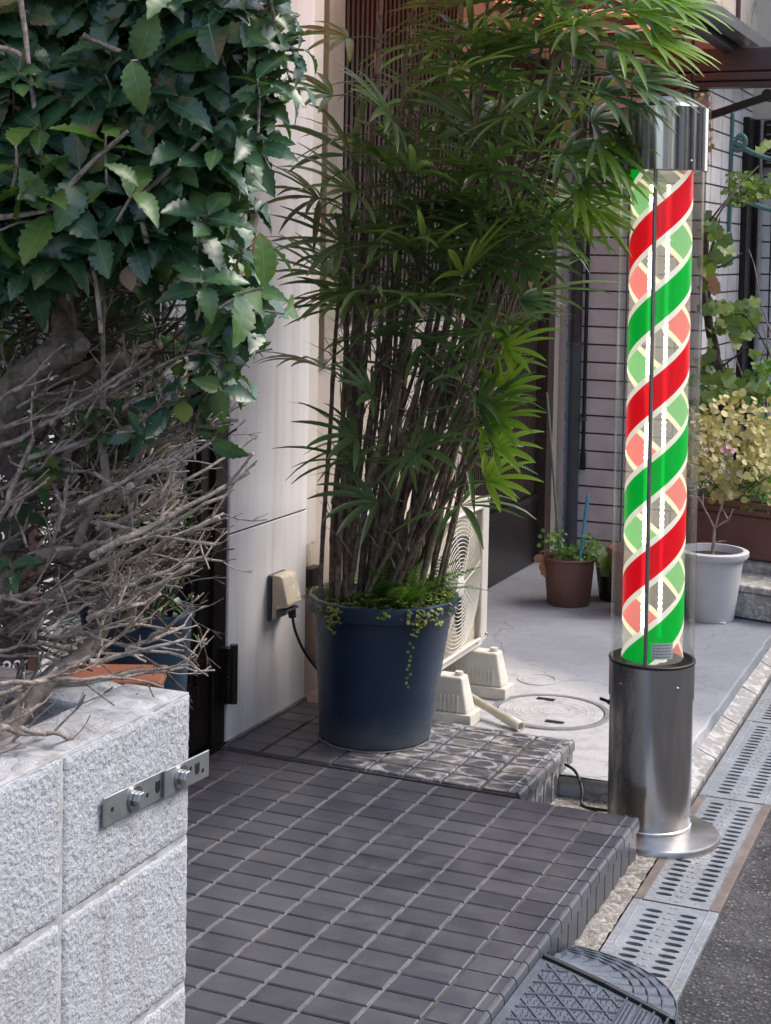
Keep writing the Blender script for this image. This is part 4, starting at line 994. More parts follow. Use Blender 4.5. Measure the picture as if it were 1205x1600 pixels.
# ================================================================== blue pot
BC = Vector((-1.697, 3.903, .0095))
bpt = thing('plant_pot', BC, 'large round dark blue plastic pot holding the tall palm on the porch', 'plant pot')
AXL = (.045, .02)
def LP(prof, n=72): b = MB(); b.lathe(BC, prof, n, True, ax=AXL); return b
obj('body', LP([(.0005, 0), (.146, 0), (.151, .004), (.1535, .012), (.155, .03), (.188, .345), (.1885, .350)]), 'bluepot', bpt)
obj('rim', LP([(.1885, .350), (.199, .351), (.203, .354), (.2045, .36), (.2065, .388), (.205, .394), (.199, .397), (.192, .396), (.188, .388), (.185, .34)]), 'bluepot', bpt)
b = LP([(.0005, .375), (.08, .372), (.186, .362)], 48)
for i, v in enumerate(b.v): b.v[i] = (v[0], v[1], v[2] + .01 * mnoise.noise(Vector((v[0] * 20, v[1] * 20, 0))))
obj('soil', b, 'dirt', bpt)
b = MB(); ring = []
for k in range(200):
    a = 2 * pi * k / 200; r = .153 + .006 * mnoise.noise(Vector((cos(a) * 5, sin(a) * 5, 0))); ring.append((BC.x + cos(a) * r, BC.y + sin(a) * r, .0105))
b.tube(ring + [ring[0]], .0035, 5, False); obj('dried_mud_ring', b, 'grout', bpt)

# ================================================================== pots and boxes in the background
def rpot(name, c, r0, r1, h, mat, label, rim=.014, rh=.02, flare=True, soil=True):
    t = thing(name, c, label, 'plant pot')
    b = MB(); b.lathe(c, [(.0005, 0), (r0 * .96, 0), (r0, .006), (r0 + (r1 - r0) * .55, h * .5), (r1, h - rh)], 40); obj('body', b, mat, t)
    b = MB(); b.lathe(c, [(r1, h - rh), (r1 + rim * .7, h - rh + .002), (r1 + rim, h - rh * .6), (r1 + rim, h - .004), (r1 + rim * .6, h), (r1 - .002, h), (r1 - .006, h - .01), (r1 - .012, h - .05)], 40); obj('rim', b, mat, t)
    if soil: b = MB(); b.lathe(c, [(.0005, h - .025), (r1 - .008, h - .028)], 24); obj('soil', b, 'dirt', t)
    return t
pA = rpot('plant_pot', Vector((-1.765, 5.97, -.05)), .085, .1, .19, 'brownpot', 'squat round brown pot of mixed greenery beside the sliding door', .006, .012)
pB = rpot('plant_pot', Vector((-1.62, 6.13, -.05)), .06, .08, .16, 'black', 'small black pot half hidden between the brown and terracotta pots', .004, .01)
pC = rpot('plant_pot', Vector((-1.475, 5.93, -.05)), .085, .11, .26, 'terra', 'terracotta coloured pot seen behind the clear tube of the barber pole', .01, .03)
pD = rpot('plant_pot', Vector((-1.20, 5.98, -.05)), .088, .118, .27, 'greypot', 'pale grey round pot holding a bare twig, right of the barber pole', .02, .03)
b = MB(); b.box(pD.location.x - .07, pD.location.x + .07, pD.location.y - .075, pD.location.y + .07, -.0499, -.044); obj('foot_ring', b, 'greypot', pD)
# long brown trough on concrete blocks
tr = thing('flower_trough', (-1.05, 6.6, .1), 'long reddish brown trough with a ledged rim full of foliage, on concrete blocks', 'planter')
TA = radians(-14)
def tp(x, y, z): c, s = cos(TA), sin(TA); return (-1.42 + x * c - y * s, 6.42 + x * s + y * c, z)
def tbox(b, x0, x1, y0, y1, z0, z1): b.obox(tp(x0, y0, z0), Vector(tp(x1, y0, z0)) - Vector(tp(x0, y0, z0)), Vector(tp(x0, y1, z0)) - Vector(tp(x0, y0, z0)), (0, 0, z1 - z0))
b = MB(); tbox(b, .0, .95, 0, .3, .12, .30); obj('body', b, 'trough', tr, bevel=.012, seg=3)
b = MB(); tbox(b, -.015, .965, -.015, .315, .301, .33); tbox(b, -.03, .98, -.03, .33, .331, .355); obj('rim', b, 'trough', tr, bevel=.006, seg=3)
b = MB(); tbox(b, .0, .95, .0, .3, .34, .358); obj('soil', b, 'dirt', tr)
def cblock(name, x0, x1, y0, y1, z0, z1, lab, mat='oldconc'):
    b = MB(); tbox(b, x0, x1, y0, y1, z0, z1); return tag(obj(name, b, mat, bevel=.008, seg=3), lab, 'concrete block', 'concrete blocks under the flower trough')
cblock('concrete_block', .02, .42, -.06, .3, .055, .118, 'pale flat block directly under the brown trough, upper left of the stack')
cblock('concrete_block', .43, .93, -.06, .3, .055, .118, 'pale flat block under the right end of the brown trough')
t_ = cblock('concrete_block', .16, .60, -.30, -.07, -.045, .055, 'weathered brown block on the slab right of the pale grey pot')
cblock('concrete_block', .14, .62, -.31, -.065, .057, .085, 'thin grey slab lying on the weathered brown block')
cblock('concrete_block', .02, .93, -.05, .28, -.05, .053, 'low weathered block course behind the pale grey pot')
# bare twig in the grey pot
def branch(b, p, d, L, r, depth=0, n=6, wob=.25, up=.0, taper=.75):
    """wandering tapered shoot; returns its points"""
    pts = [Vector(p)]; d = Vector(d).normalized(); rs = [r]
    for i in range(n):
        d = (d + Vector((rnd(-wob, wob), rnd(-wob, wob), rnd(-wob, wob) + up)) * .5).normalized(); pts.append(pts[-1] + d * L / n); rs.append(r * (1 - (1 - taper) * (i + 1) / n))
    b.tube(pts, rs, 6 if r > .003 else 5); return pts
random.seed(5)
tw = MB(); base = Vector((-1.20, 5.98, .19)); s1 = branch(tw, base, (0, 0, 1), .11, .008, n=4, wob=.15)
for dd, L in (((-.5, 0, 1), .09), ((.35, 0, 1), .10), ((.7, -.2, .5), .07)):
    q = branch(tw, s1[-1], dd, L, .0045, n=3); 
    for k in range(2): branch(tw, q[-1], (rnd(-.6, .6), rnd(-.2, .2), 1), .05, .003, n=3)
branch(tw, s1[2], (.8, -.2, .3), .05, .0035, n=3)
tag(obj('bare_shrub', tw, 'twig', origin=base), 'small bare twig growing in the pale grey pot', 'plant')
# canes
b = MB(); b.tube([(-1.72, 5.95, .1), (-1.7, 5.99, .39)], .007, 8); tag(obj('plant_stake', b, 'bluestick'), 'light blue plant stake standing in the brown pot', 'plant stake')
b = MB(); b.tube([(-1.80, 5.97, .1), (-1.90, 6.05, .78)], .0055, 8); tag(obj('plant_stake', b, 'bamboo'), 'long thin grey green stake leaning left out of the brown pot', 'plant stake')
# green scroll bracket on the pink wall
sb = thing('scroll_bracket', (-1.49, 7.62, 1.5), 'green painted iron scroll bracket fixed to the pale pink tiled wall', 'bracket')
b = MB(); b.box(-1.498, -1.485, 7.60, 7.63, 1.46, 2.03); obj('back_bar', b, 'greenmetal', sb)
for k, (z0, sc) in enumerate(((1.86, .11), (1.62, .12))):
    b = MB(); pts = []; rr = []
    for i in range(44):
        t = i / 43
        if t < .6: a = -t / .6 * 2.0 * pi + pi * 1.0; r = .012 + .045 * t / .6; pts.append((-1.455 + r * cos(a) * .8, 7.615, z0 + .04 + r * sin(a)))
        else: q = (t - .6) / .4; pts.append((-1.455 - .046 + q * .30 * 1.0, 7.615, z0 + .04 - .10 * sin(q * pi * .55)))
        rr.append(.010 + .004 * sin(t * pi))
    b.tube(pts, rr, 8); obj('scroll', b, 'greenmetal', sb)
b = MB(); vs = []
for i in range(13): a = i / 12 * 2 * pi; vs.append((-1.11 + .055 * cos(a) * (1 + .18 * cos(5 * a)), 7.60, 1.83 + .062 * sin(a) * (1 + .18 * cos(5 * a))))
b.add(vs[:-1], [tuple(range(12))]); o = obj('iron_leaf', b, 'greenmetal', sb); md = o.modifiers.new('s', 'SOLIDIFY'); md.thickness = .008
b = MB()
for dx in (0, .035): b.tube([(-1.20 + dx, 7.6, 2.1), (-1.215 + dx * .7, 7.6, 1.9), (-1.25, 7.6, 1.6)], .004, 5)
tag(obj('hanging_wire', b, 'greenmetal'), 'pair of thin wires hanging beside the green scroll bracket', 'wire')

# ================================================================== things before the shop door, behind the block planter
mbd = thing('menu_board', at(0, 1000, 2.95), 'brown framed blackboard with white chalk prices behind the block planter', 'menu board')
def quad_box(b, c, u, w, v, h, n, t):    # centred slab: half sizes along u, v, thickness n
    b.obox(c - u * w - v * h - n * t, u * 2 * w, v * 2 * h, n * 2 * t)
U = Vector((.72, .69, 0)).normalized(); V = Vector((0, 0, 1)); Nn = U.cross(V); cB = at(-62, 890, 2.95)
b = MB(); quad_box(b, cB, U, .125, V, .30, Nn, .008); obj('board', b, 'blackboard', mbd)
b = MB()
for s in (-1, 1): quad_box(b, cB + U * s * .135, U, .010, V, .40, Nn, .012)
for s in (-1, 1): quad_box(b, cB + V * s * .31, U, .125, V, .010, Nn, .012)
obj('board_frame', b, 'brownpaint', mbd)
def text(s, pos, size, parent, mat='chalk'):
    cu = bpy.data.curves.new('lettering', 'FONT'); cu.body = s; cu.size = size; cu.extrude = .0006; cu.align_x = 'RIGHT'
    o = bpy.data.objects.new('lettering', cu); COL.objects.link(o)
    Rm = Matrix((U, V, Nn)).transposed().to_4x4(); Rm.translation = pos; o.matrix_world = Rm
    dg = bpy.context.evaluated_depsgraph_get(); me = bpy.data.meshes.new_from_object(o.evaluated_get(dg)); bpy.data.objects.remove(o)
    b = MB(); b.v = [tuple(Rm @ v.co) for v in me.vertices]; b.f = [tuple(p.vertices) for p in me.polygons]; b.sm = [False] * len(b.f); b.mi = [0] * len(b.f)
    return obj('lettering', b, mat, parent)
side = 1 if (CAMP - cB).dot(Nn) > 0 else -1
for s, px, py, sz in (('800', 52, 1052, .040), ('W', 14, 935, .034), ('W', 12, 985, .026), ('0', 8, 850, .036), ('k.', 12, 752, .024)):
    p = at(px, py, 2.9)
    # drop the point onto the board's front face
    dirv = (p - CAMP).normalized(); tt = (cB + Nn * side * .0085 - CAMP).dot(Nn) / dirv.dot(Nn); text(s, CAMP + dirv * tt, sz, mbd)
gp = thing('plant_pot', at(225, 1150, 3.15), 'blue tub of dark green plants standing before the glass shop door', 'plant pot')
c_ = at(225, 1085, 3.15)
b = MB(); b.lathe(c_ - Vector((0, 0, .14)), [(.0005, 0), (.075, 0), (.095, .3), (.1, .3), (.1, .315), (.092, .315), (.09, .29)], 36); obj('tub', b, 'blueplastic', gp)
tc = thing('flower_box', at(185, 1075, 2.85), 'orange terracotta plant box standing behind the end of the block planter', 'planter')
c2 = at(185, 1080, 2.75); b = MB(); q = Vector((.9, .42, 0)).normalized(); q2 = Vector((-q.y, q.x, 0))
b.obox(c2 - q * .075 - q2 * .05 - Vector((0, 0, .14)), q * .15, q2 * .1, Vector((0, 0, .155))); obj('body', b, 'terra', tc, bevel=.008, seg=3)
b = MB(); b.obox(c2 - q * .082 - q2 * .057 + Vector((0, 0, .016)), q * .164, q2 * .114, Vector((0, 0, .018))); obj('rim', b, 'terra', tc, bevel=.006, seg=3)
for o in (gp, tc):
    pass
ld = MB(); c3 = at(58, 800, 3.0)
for k in range(46):
    z = c3.z + .28 - k * .0155; a = .25 * sin(k * 2.1); ld.obox((c3.x - .022, c3.y - .02, z), (.04, .012 + a * .02, 0), (-.01, .05, 0), (0, 0, .006 + .003 * sin(k * 1.3)))
tag(obj('magazine_stack', ld, 'greypot'), 'tall pale stack of folded strips beside the blackboard', 'stack')
# ================================================================== holly bush in the planter
random.seed(21)
MT['midrib'] = leaf_mat('pale_leaf_midrib', [(.12, .2, .08), (.18, .26, .1)], .4, .1)
def frame_of(d, up):
    d = Vector(d).normalized(); s = d.cross(Vector(up)); s = s.normalized() if s.length > 1e-4 else d.orthogonal().normalized(); return d, s, s.cross(d)
def spiny_leaf(b, p, d, up, L, W, curl=.35, fold=.35, n=16, spike=.2):
    d, s, nn = frame_of(d, up); b.t = min(1, max(0, random.gauss(.38, .2))); vs = []
    tw_ = rnd(-.3, .3)
    for i in range(n + 1):
        t = i / n; w = W / 2 * (max(0, sin(pi * min(1, t ** .88))) ** .9 if 0 < t < 1 else 0)
        if i % 2 == 1 and 0 < i < n: w *= 1 + spike; xx = L * (t + .012)
        else: w *= 1 - spike * .25; xx = L * t
        x = L * t; drop = -curl * L * t * t; a = tw_ * t
        wave = .045 * L * sin(i * 2.2 + p[0] * 50)
        sv = s * cos(a) + nn * sin(a)
        m = Vector(p) + d * x * (1 - .2 * curl * t) + nn * drop
        vs += [m - nn * (.01 * L), Vector(p) + d * xx * (1 - .2 * curl * t) + nn * (drop + fold * w * .9 + wave * (w / W)) + sv * w, Vector(p) + d * xx * (1 - .2 * curl * t) + nn * (drop + fold * w * .9 - wave * (w / W)) - sv * w]
    fs = []
    for i in range(n): fs += [(3 * i, 3 * i + 3, 3 * i + 4, 3 * i + 1), (3 * i, 3 * i + 2, 3 * i + 5, 3 * i + 3)]
    i0 = len(b.v); b.add(vs, fs, True)
    if n > 10:      # pale midrib, a narrow raised strip
        mv = []
        for i in range(n + 1):
            w_ = .00055 * (1 - .7 * i / n); q = Vector(vs[3 * i]) + nn * .0006; mv += [q + s * w_, q - s * w_]
        b.cur = 1; b.add(mv, [(2 * i, 2 * i + 2, 2 * i + 3, 2 * i + 1) for i in range(n)], True); b.cur = 0
    for i in range(n + 1): b.tint[i0 + 3 * i] = min(1.2, b.t + .22)
hb = thing('holly_bush', Vector((-1.42, 1.35, .67)), 'spiny leaved evergreen bush with bare grey twigs growing in the block planter', 'bush')
# trunk and boughs, traced with their own depths
def px_path(L, k=6): return smooth([at(*p) for p in L], k)
def taper(pts, r0, r1): n = len(pts) - 1; return [(r0 + (r1 - r0) * i / n) * (1 + .14 * mnoise.noise(Vector((i * .7, r0 * 100, 0)))) for i in range(n + 1)]
trunk = MB()
q = px_path([(-60, 1180, 2.0), (-70, 950, 2.08), (-40, 760, 2.15), (-10, 670, 2.15), (22, 612, 2.15), (60, 575, 2.15), (98, 545, 2.15), (112, 520, 2.16)]); trunk.tube(q, taper(q, .034, .021), 14)
q = px_path([(100, 548, 2.15), (100, 500, 2.16), (92, 440, 2.17), (82, 370, 2.17), (72, 280, 2.2), (85, 180, 2.22), (70, 60, 2.25)]); trunk.tube(q, taper(q, .019, .009), 12)
q = px_path([(88, 556, 2.16), (118, 553, 2.12), (130, 538, 2.09)]); trunk.tube(q, taper(q, .015, .010), 10)
q = px_path([(60, 640, 2.3), (140, 590, 2.32), (220, 560, 2.33), (300, 520, 2.35), (360, 440, 2.36), (400, 330, 2.36)]); trunk.tube(q, taper(q, .028, .008), 12)
q = px_path([(20, 700, 2.3), (110, 640, 2.32), (200, 640, 2.33), (320, 600, 2.35)]); trunk.tube(q, taper(q, .02, .008), 10)
q = px_path([(-40, 120, 2.2), (20, 80, 2.25), (70, 40, 2.3), (160, 20, 2.35)]); trunk.tube(q, taper(q, .026, .015), 12)
q = px_path([(-30, 960, 2.1), (30, 890, 2.12), (80, 865, 2.14), (150, 860, 2.16)]); trunk.tube(q, taper(q, .017, .008), 10)
q = px_path([(120, 850, 2.12), (140, 800, 2.12), (165, 760, 2.12), (160, 700, 2.14), (150, 640, 2.16)]); trunk.tube(q, taper(q, .007, .005), 10)
q = px_path([(-60, 1250, 1.95), (60, 1080, 2.1), (150, 1000, 2.2), (172, 900, 2.22), (160, 820, 2.25)]); trunk.tube(q, taper(q, .014, .009), 10)
for k in range(9):      # thin inner limbs of the thicket
    x, y = rnd(20, 200), rnd(560, 1020); q = px_path([(x, y, 2.3), (x + rnd(20, 60), y - rnd(20, 60), 2.32), (x + rnd(70, 140), y - rnd(20, 120), 2.35)]); trunk.tube(q, taper(q, .008, .004), 7)
obj('trunk', trunk, 'bark', hb)
def shoots(b, x0, y0, d0, x1, y1, d1, r, sub=4, bend=14, kn=True):
    """one bare shoot with side spurs ending in little pruned stubs"""
    k = 7; pts = []
    bx, by = rnd(-bend, bend), rnd(-bend, bend)
    for i in range(k + 1):
        t = i / k; s = sin(pi * t); pts.append(at(x0 + (x1 - x0) * t + bx * s + rnd(-3, 3), y0 + (y1 - y0) * t + by * s + rnd(-3, 3), d0 + (d1 - d0) * t + rnd(-.012, .012)))
    rs = [r * (1 - .5 * i / k) * rnd(.88, 1.14) for i in range(k + 1)]; rs[-1] *= 1.15
    b.tube(pts, rs, 6)
    for j in range(sub):
        i = random.randint(1, k); p = pts[i]; dv = (pts[i] - pts[i - 1]).normalized(); perp = dv.cross(Vector((rnd(-1, 1), rnd(-1, 1), rnd(-1, 1)))).normalized()
        dd = (dv + perp * rnd(.4, 1.1) + Vector((0, 0, .15))).normalized(); L = rnd(.015, .075)
        q = [p]; 
        for m in range(3): dd = (dd + Vector((rnd(-.3, .3), rnd(-.3, .3), rnd(-.2, .3)))).normalized(); q.append(q[-1] + dd * L / 3)
        rr = rs[i] * rnd(.45, .75); b.tube(q, [rr, rr * .85, rr * .75, rr * .85], 5)
        if L > .04:
            for m in range(random.randint(0, 2)):
                e = (dd + Vector((rnd(-.8, .8), rnd(-.8, .8), rnd(-.8, .8)))).normalized(); b.tube([q[2], q[2] + e * rnd(.01, .028)], [rr * .7, rr * .55], 5)
twigs = MB()
key = [((0, 700), (207, 573)), ((45, 715), (222, 658)), ((80, 660), (130, 640)), ((-10, 792), (110, 705)), ((0, 720), (60, 702)), ((150, 815), (340, 850)), ((85, 790), (158, 795)), ((140, 870), (388, 740)), ((120, 900), (352, 772)),
       ((60, 905), (100, 780)), ((160, 640), (158, 420)), ((158, 470), (132, 340)), ((80, 420), (55, 300)), ((110, 985), (290, 1025)), ((0, 985), (95, 975)), ((140, 1035), (288, 998)), ((150, 960), (250, 930)), ((230, 1000), (300, 945)),
       ((0, 1100), (140, 1010)), ((20, 1120), (180, 1050)), ((60, 1070), (290, 1045)), ((190, 920), (320, 870)), ((200, 880), (350, 800)), ((160, 830), (388, 690)), ((200, 760), (300, 700)), ((230, 700), (372, 655)), ((250, 680), (340, 655)), ((170, 760), (330, 690)),
       ((215, 870), (345, 810)), ((180, 800), (240, 620)), ((200, 830), (215, 700)), ((90, 830), (105, 745)), ((0, 640), (20, 560)), ((-10, 830), (50, 690)), ((-20, 870), (45, 820)), ((100, 660), (240, 560)), ((185, 600), (240, 545)),
       ((160, 1060), (300, 1040)), ((120, 1085), (210, 1090)), ((40, 1150), (100, 1145)), ((-20, 1200), (60, 1175)), ((250, 780), (300, 690)), ((170, 940), (200, 860)), ((255, 860), (275, 800)), ((155, 860), (240, 770)), ((0, 935), (60, 920))]
for (a, c) in key:
    d0 = rnd(2.02, 2.2); shoots(twigs, a[0], a[1], d0, c[0], c[1], d0 + rnd(-.06, .1), rnd(.0032, .0052), 4, 6)
for k in range(78):
    a = rnd(0, 1); x0 = rnd(-60, 210); y0 = rnd(620, 1060); L = rnd(70, 190); an = radians(random.gauss(24, 20)); x1 = x0 + L * cos(an); y1 = y0 - L * sin(an)
    lim = 392 - abs(y1 - 720) * .28 if y1 > 720 else 390
    if x1 > lim: x1 = lim - rnd(0, 40)
    if y1 > 1065: continue
    d0 = rnd(2.05, 2.3); shoots(twigs, x0, y0, d0, x1, y1, d0 + rnd(-.08, .12), rnd(.0022, .0042), 4, 10)
# soil-level twigs leaning over the planter rim
for (a, c) in [((-30, 1130), (90, 1045)), ((-10, 1090), (140, 1030)), ((0, 1070), (180, 1060)), ((-20, 1150), (60, 1100)), ((-40, 1200), (40, 1140)), ((30, 1140), (115, 1155)), ((0, 1135), (75, 1150))]:
    shoots(twigs, a[0], a[1], 1.86, c[0], c[1], 1.93, rnd(.003, .0045), 3, 5)
obj('bare_twigs', twigs, 'twig', hb)
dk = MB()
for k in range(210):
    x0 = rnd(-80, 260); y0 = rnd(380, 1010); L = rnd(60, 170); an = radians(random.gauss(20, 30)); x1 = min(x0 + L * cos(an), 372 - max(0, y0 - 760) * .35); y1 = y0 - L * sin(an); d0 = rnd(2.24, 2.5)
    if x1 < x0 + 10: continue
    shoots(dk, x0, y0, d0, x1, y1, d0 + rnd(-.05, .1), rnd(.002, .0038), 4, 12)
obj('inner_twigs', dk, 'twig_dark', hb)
# leafy crown
def right_edge(y):
    T = [(-120, 470), (0, 458), (60, 478), (110, 470), (150, 455), (200, 432), (250, 412), (300, 398), (345, 402), (400, 408), (450, 425), (500, 418), (560, 405), (610, 370), (650, 340), (700, 250)]
    for (a, xa), (c, xc) in zip(T, T[1:]):
        if y <= c: return xa + (xc - xa) * (y - a) / (c - a)
    return 200
def lower_edge(x):
    T = [(-80, 500), (0, 480), (80, 440), (150, 410), (210, 420), (250, 400), (300, 430), (340, 520), (380, 600), (430, 600)]
    for (a, ya), (c, yc) in zip(T, T[1:]):
        if x <= c: return ya + (yc - ya) * (x - a) / (c - a)
    return 560
leaves = MB(); stems = MB(); young = MB()
def whorl(x, y, d, n, tip, sz=1.0, mb=None, stem=True):
    mb = mb or leaves
    p = at(x, y, d); tip = Vector(tip).normalized()
    if stem: stems.tube([p - tip * .06 + Vector((rnd(-.01, .01), rnd(-.01, .01), -.012)), p - tip * .025, p], [.0022, .0019, .0015], 5)
    a0 = rnd(0, 6.28); side = tip.orthogonal().normalized(); oth = tip.cross(side)
    for k in range(n):
        a = a0 + k * 2.4; ring = k / max(1, n - 1)
        out = side * cos(a) + oth * sin(a); dd = (tip * rnd(.05, .5) * (1.2 - ring * .6) + out * rnd(.8, 1.05) + Vector((0, 0, rnd(-.05, .2)))).normalized()
        up = (tip * 1.0 + Vector((0, 0, .45)) + Vector((rnd(-.45, .45), rnd(-.45, .45), rnd(-.4, .4)))).normalized()
        L = rnd(.042, .074) * sz; spiny_leaf(mb, p - tip * ring * .03, dd, up, L, L * rnd(.42, .54), rnd(.1, .6), rnd(.1, .5), spike=rnd(.1, .2))
camdir = fwd.copy()
cnt = 0
for k in range(3000):
    x, y = rnd(-110, 470), rnd(-120, 600)
    lay = random.choices((0, 1, 2), (5, 4, 3))[0]
    if x > right_edge(y) - (38 if lay == 0 else 62 + 12 * lay): continue
    if y > lower_edge(x) - 25: continue
    d = (rnd(1.98, 2.1), rnd(2.12, 2.26), rnd(2.28, 2.5))[lay]
    cnt += 1
    if cnt > 620: break
    tip = Vector((rnd(-.4, .8), rnd(-.6, .4), rnd(0, .9))) - fwd * .75
    whorl(x, y, d, random.randint(5, 8), tip, rnd(.85, 1.15))
# the edge sprays seen against the wall
for (x, y, tx, sz) in [(455, 20, .6, .9), (475, 78, .9, 1), (470, 120, .8, 1), (440, 160, .7, 1), (430, 205, .5, .9), (400, 255, .6, .9), (392, 300, .6, 1), (408, 330, .4, .9), (398, 380, .5, 1.0), (400, 440, .7, 1.0), (420, 470, .9, .9), (395, 500, .4, 1), (410, 520, .5, .95), (360, 560, .3, 1), (375, 590, .3, .9), (345, 610, .1, .9), (310, 640, 0, .8), (262, 640, 0, .85), (330, 690, 0, .8), (20, 800, -.3, .8), (60, 730, 0, .8), (15, 880, 0, .7), (225, 680, 0, .8), (130, 640, .2, .9), (180, 650, .2, .9)]:
    whorl(x, y, rnd(2.05, 2.2), random.randint(4, 6), (tx, rnd(-.2, .3), rnd(-.2, .5)), sz)
for k in range(34):     # sparse leaves among the twigs behind
    x, y = rnd(60, 380), rnd(430, 700)
    if x > right_edge(y) - 20: continue
    whorl(x, y, rnd(2.3, 2.45), random.randint(2, 5), (rnd(-.5, .8), rnd(-.5, .5), rnd(-.5, .5)), .9)
for (x, y, n, t) in [(165, 205, 5, (.2, -.3, .9)), (60, 290, 4, (-.2, -.4, .6)), (70, 330, 3, (.1, -.5, .1)), (205, 95, 2, (.2, -.7, -.1)), (215, 290, 3, (.4, -.3, .3)), (445, 490, 2, (1, .1, -.1)), (0, 360, 2, (-.3, -.3, -.2)), (412, 450, 2, (.8, .1, .2)), (25, 230, 2, (.2, -.3, .4))]:
    whorl(x, y, rnd(1.9, 1.98), n, t, 1.1, young)
obj('crown', leaves, ['holly', 'midrib'], hb); obj('young_leaves', young, ['holly_young', 'midrib'], hb)
for (a, c, d) in [((95, 305), (200, 205), 1.97), ((0, 340), (110, 318), 1.97), ((225, 300), (320, 215), 2.0), ((130, 55), (190, 80), 2.0), ((200, 95), (290, 50), 2.02), ((320, 155), (415, 105), 2.08), ((345, 145), (380, 175), 2.08), ((300, 540), (370, 490), 2.08), ((230, 380), (215, 310), 2.0), ((0, 130), (60, 200), 2.02), ((32, 0), (45, 100), 1.98), ((0, 75), (32, 85), 1.98)]:
    q = px_path([(a[0], a[1], d), ((a[0] + c[0]) / 2 + rnd(-6, 6), (a[1] + c[1]) / 2 + rnd(-6, 6), d), (c[0], c[1], d - .01)]); stems.tube(q, taper(q, .0042, .0026), 7)
for q_ in ([(60, 340, 2.04), (95, 400, 2.04), (108, 470, 2.04)], [(128, 340, 2.02), (150, 440, 2.02), (158, 520, 2.02)], [(45, 100, 2.0), (55, 180, 2.0), (66, 260, 2.0), (66, 300, 2.0)], [(72, 350, 2.06), (74, 450, 2.06), (72, 520, 2.06)]):
    q = px_path(q_); stems.tube(q, taper(q, .0036, .0028), 7)
obj('leaf_stems', stems, 'twig', hb)
dl = MB(); spiny_leaf(dl, at(405, 365, 2.03), (.3, 0, -1), (0, -1, .2), .04, .026, .2, .3); obj('dry_leaf', dl, 'deadleaf', hb)
dl = MB(); spiny_leaf(dl, at(200, 415, 2.0), (.1, 0, -1), (.4, -1, 0), .035, .022, .3, .5); obj('dry_leaf', dl, 'palm_dry', hb)
yl = MB(); spiny_leaf(yl, at(285, 625, 2.08), (.1, 0, -1), (.2, -1, .1), .032, .028, .1, .1, spike=.02); obj('yellow_leaf', yl, 'creeper', hb); yl = MB(); spiny_leaf(yl, at(70, 700, 2.12), (-.05, 0, -1), (.3, -1, .1), .06, .04, .1, .2); obj('yellow_leaf', yl, 'creeper', hb)

# ================================================================== tall palm in the blue pot
random.seed(33)
def blade(b, p, d, up, L, W, droop, n=7, fold=.5, tip=.35):
    d, s, nn = frame_of(d, up); vs = []; g = Vector((0, 0, -1)); m = Vector(p); dd = d.copy()
    for i in range(n + 1):
        t = i / n; w = W / 2 * min(1, (t / .3) ** .7 if t < .3 else 1) * (1 - max(0, (t - .55) / .45) ** 1.6 * (1 - tip * .3)) + .0006
        if i == n: w = W * tip * .22
        ss = dd.cross(nn).normalized(); n2 = ss.cross(dd)
        vs += [m - n2 * 0, m + ss * w + n2 * w * fold, m - ss * w + n2 * w * fold]
        dd = (dd + g * droop * (.25 + t) / n).normalized(); m = m + dd * L / n
    fs = []
    for i in range(n): fs += [(3 * i, 3 * i + 3, 3 * i + 4, 3 * i + 1), (3 * i, 3 * i + 2, 3 * i + 5, 3 * i + 3)]
    b.add(vs, fs, True)
def fan(name, parent, root, hub, R, nb, mat, spread=115, droop=.7, W=.019, up=None, tilt=None):
    """palmate frond: a petiole from root to hub, then blades spread around it"""
    b = MB(); root, hub = Vector(root), Vector(hub); d = (hub - root).normalized(); b.t = min(1, max(0, random.gauss(.45, .22)))
    up = Vector(up) if up else (Vector((0, 0, 1)) + Vector((rnd(-.4, .4), rnd(-.4, .4), 0)) - fwd * rnd(-.2, .5))
    d2, s, nn = frame_of(d, up)
    mid = (root + hub) / 2 + Vector((0, 0, .012)); b.tube(smooth([root, mid, hub], 3), .0019, 5)
    for k in range(nb):
        f = k / (nb - 1) * 2 - 1; a = radians(f * spread) + rnd(-.06, .06)
        dd = d2 * cos(a) + s * sin(a) + nn * rnd(.02, .22)
        b.t = min(1, max(0, b.t + rnd(-.08, .08)))
        blade(b, hub, dd, nn, R * (1 - .22 * abs(f)) * rnd(.88, 1.08), W * rnd(.75, 1.15), droop * rnd(.6, 1.4))
    return obj(name, b, mat, parent)
rh = thing('palm_plant', BC + Vector((0, 0, .37)), 'tall clump of thin dark palm canes with fan shaped fronds in the blue pot', 'palm')
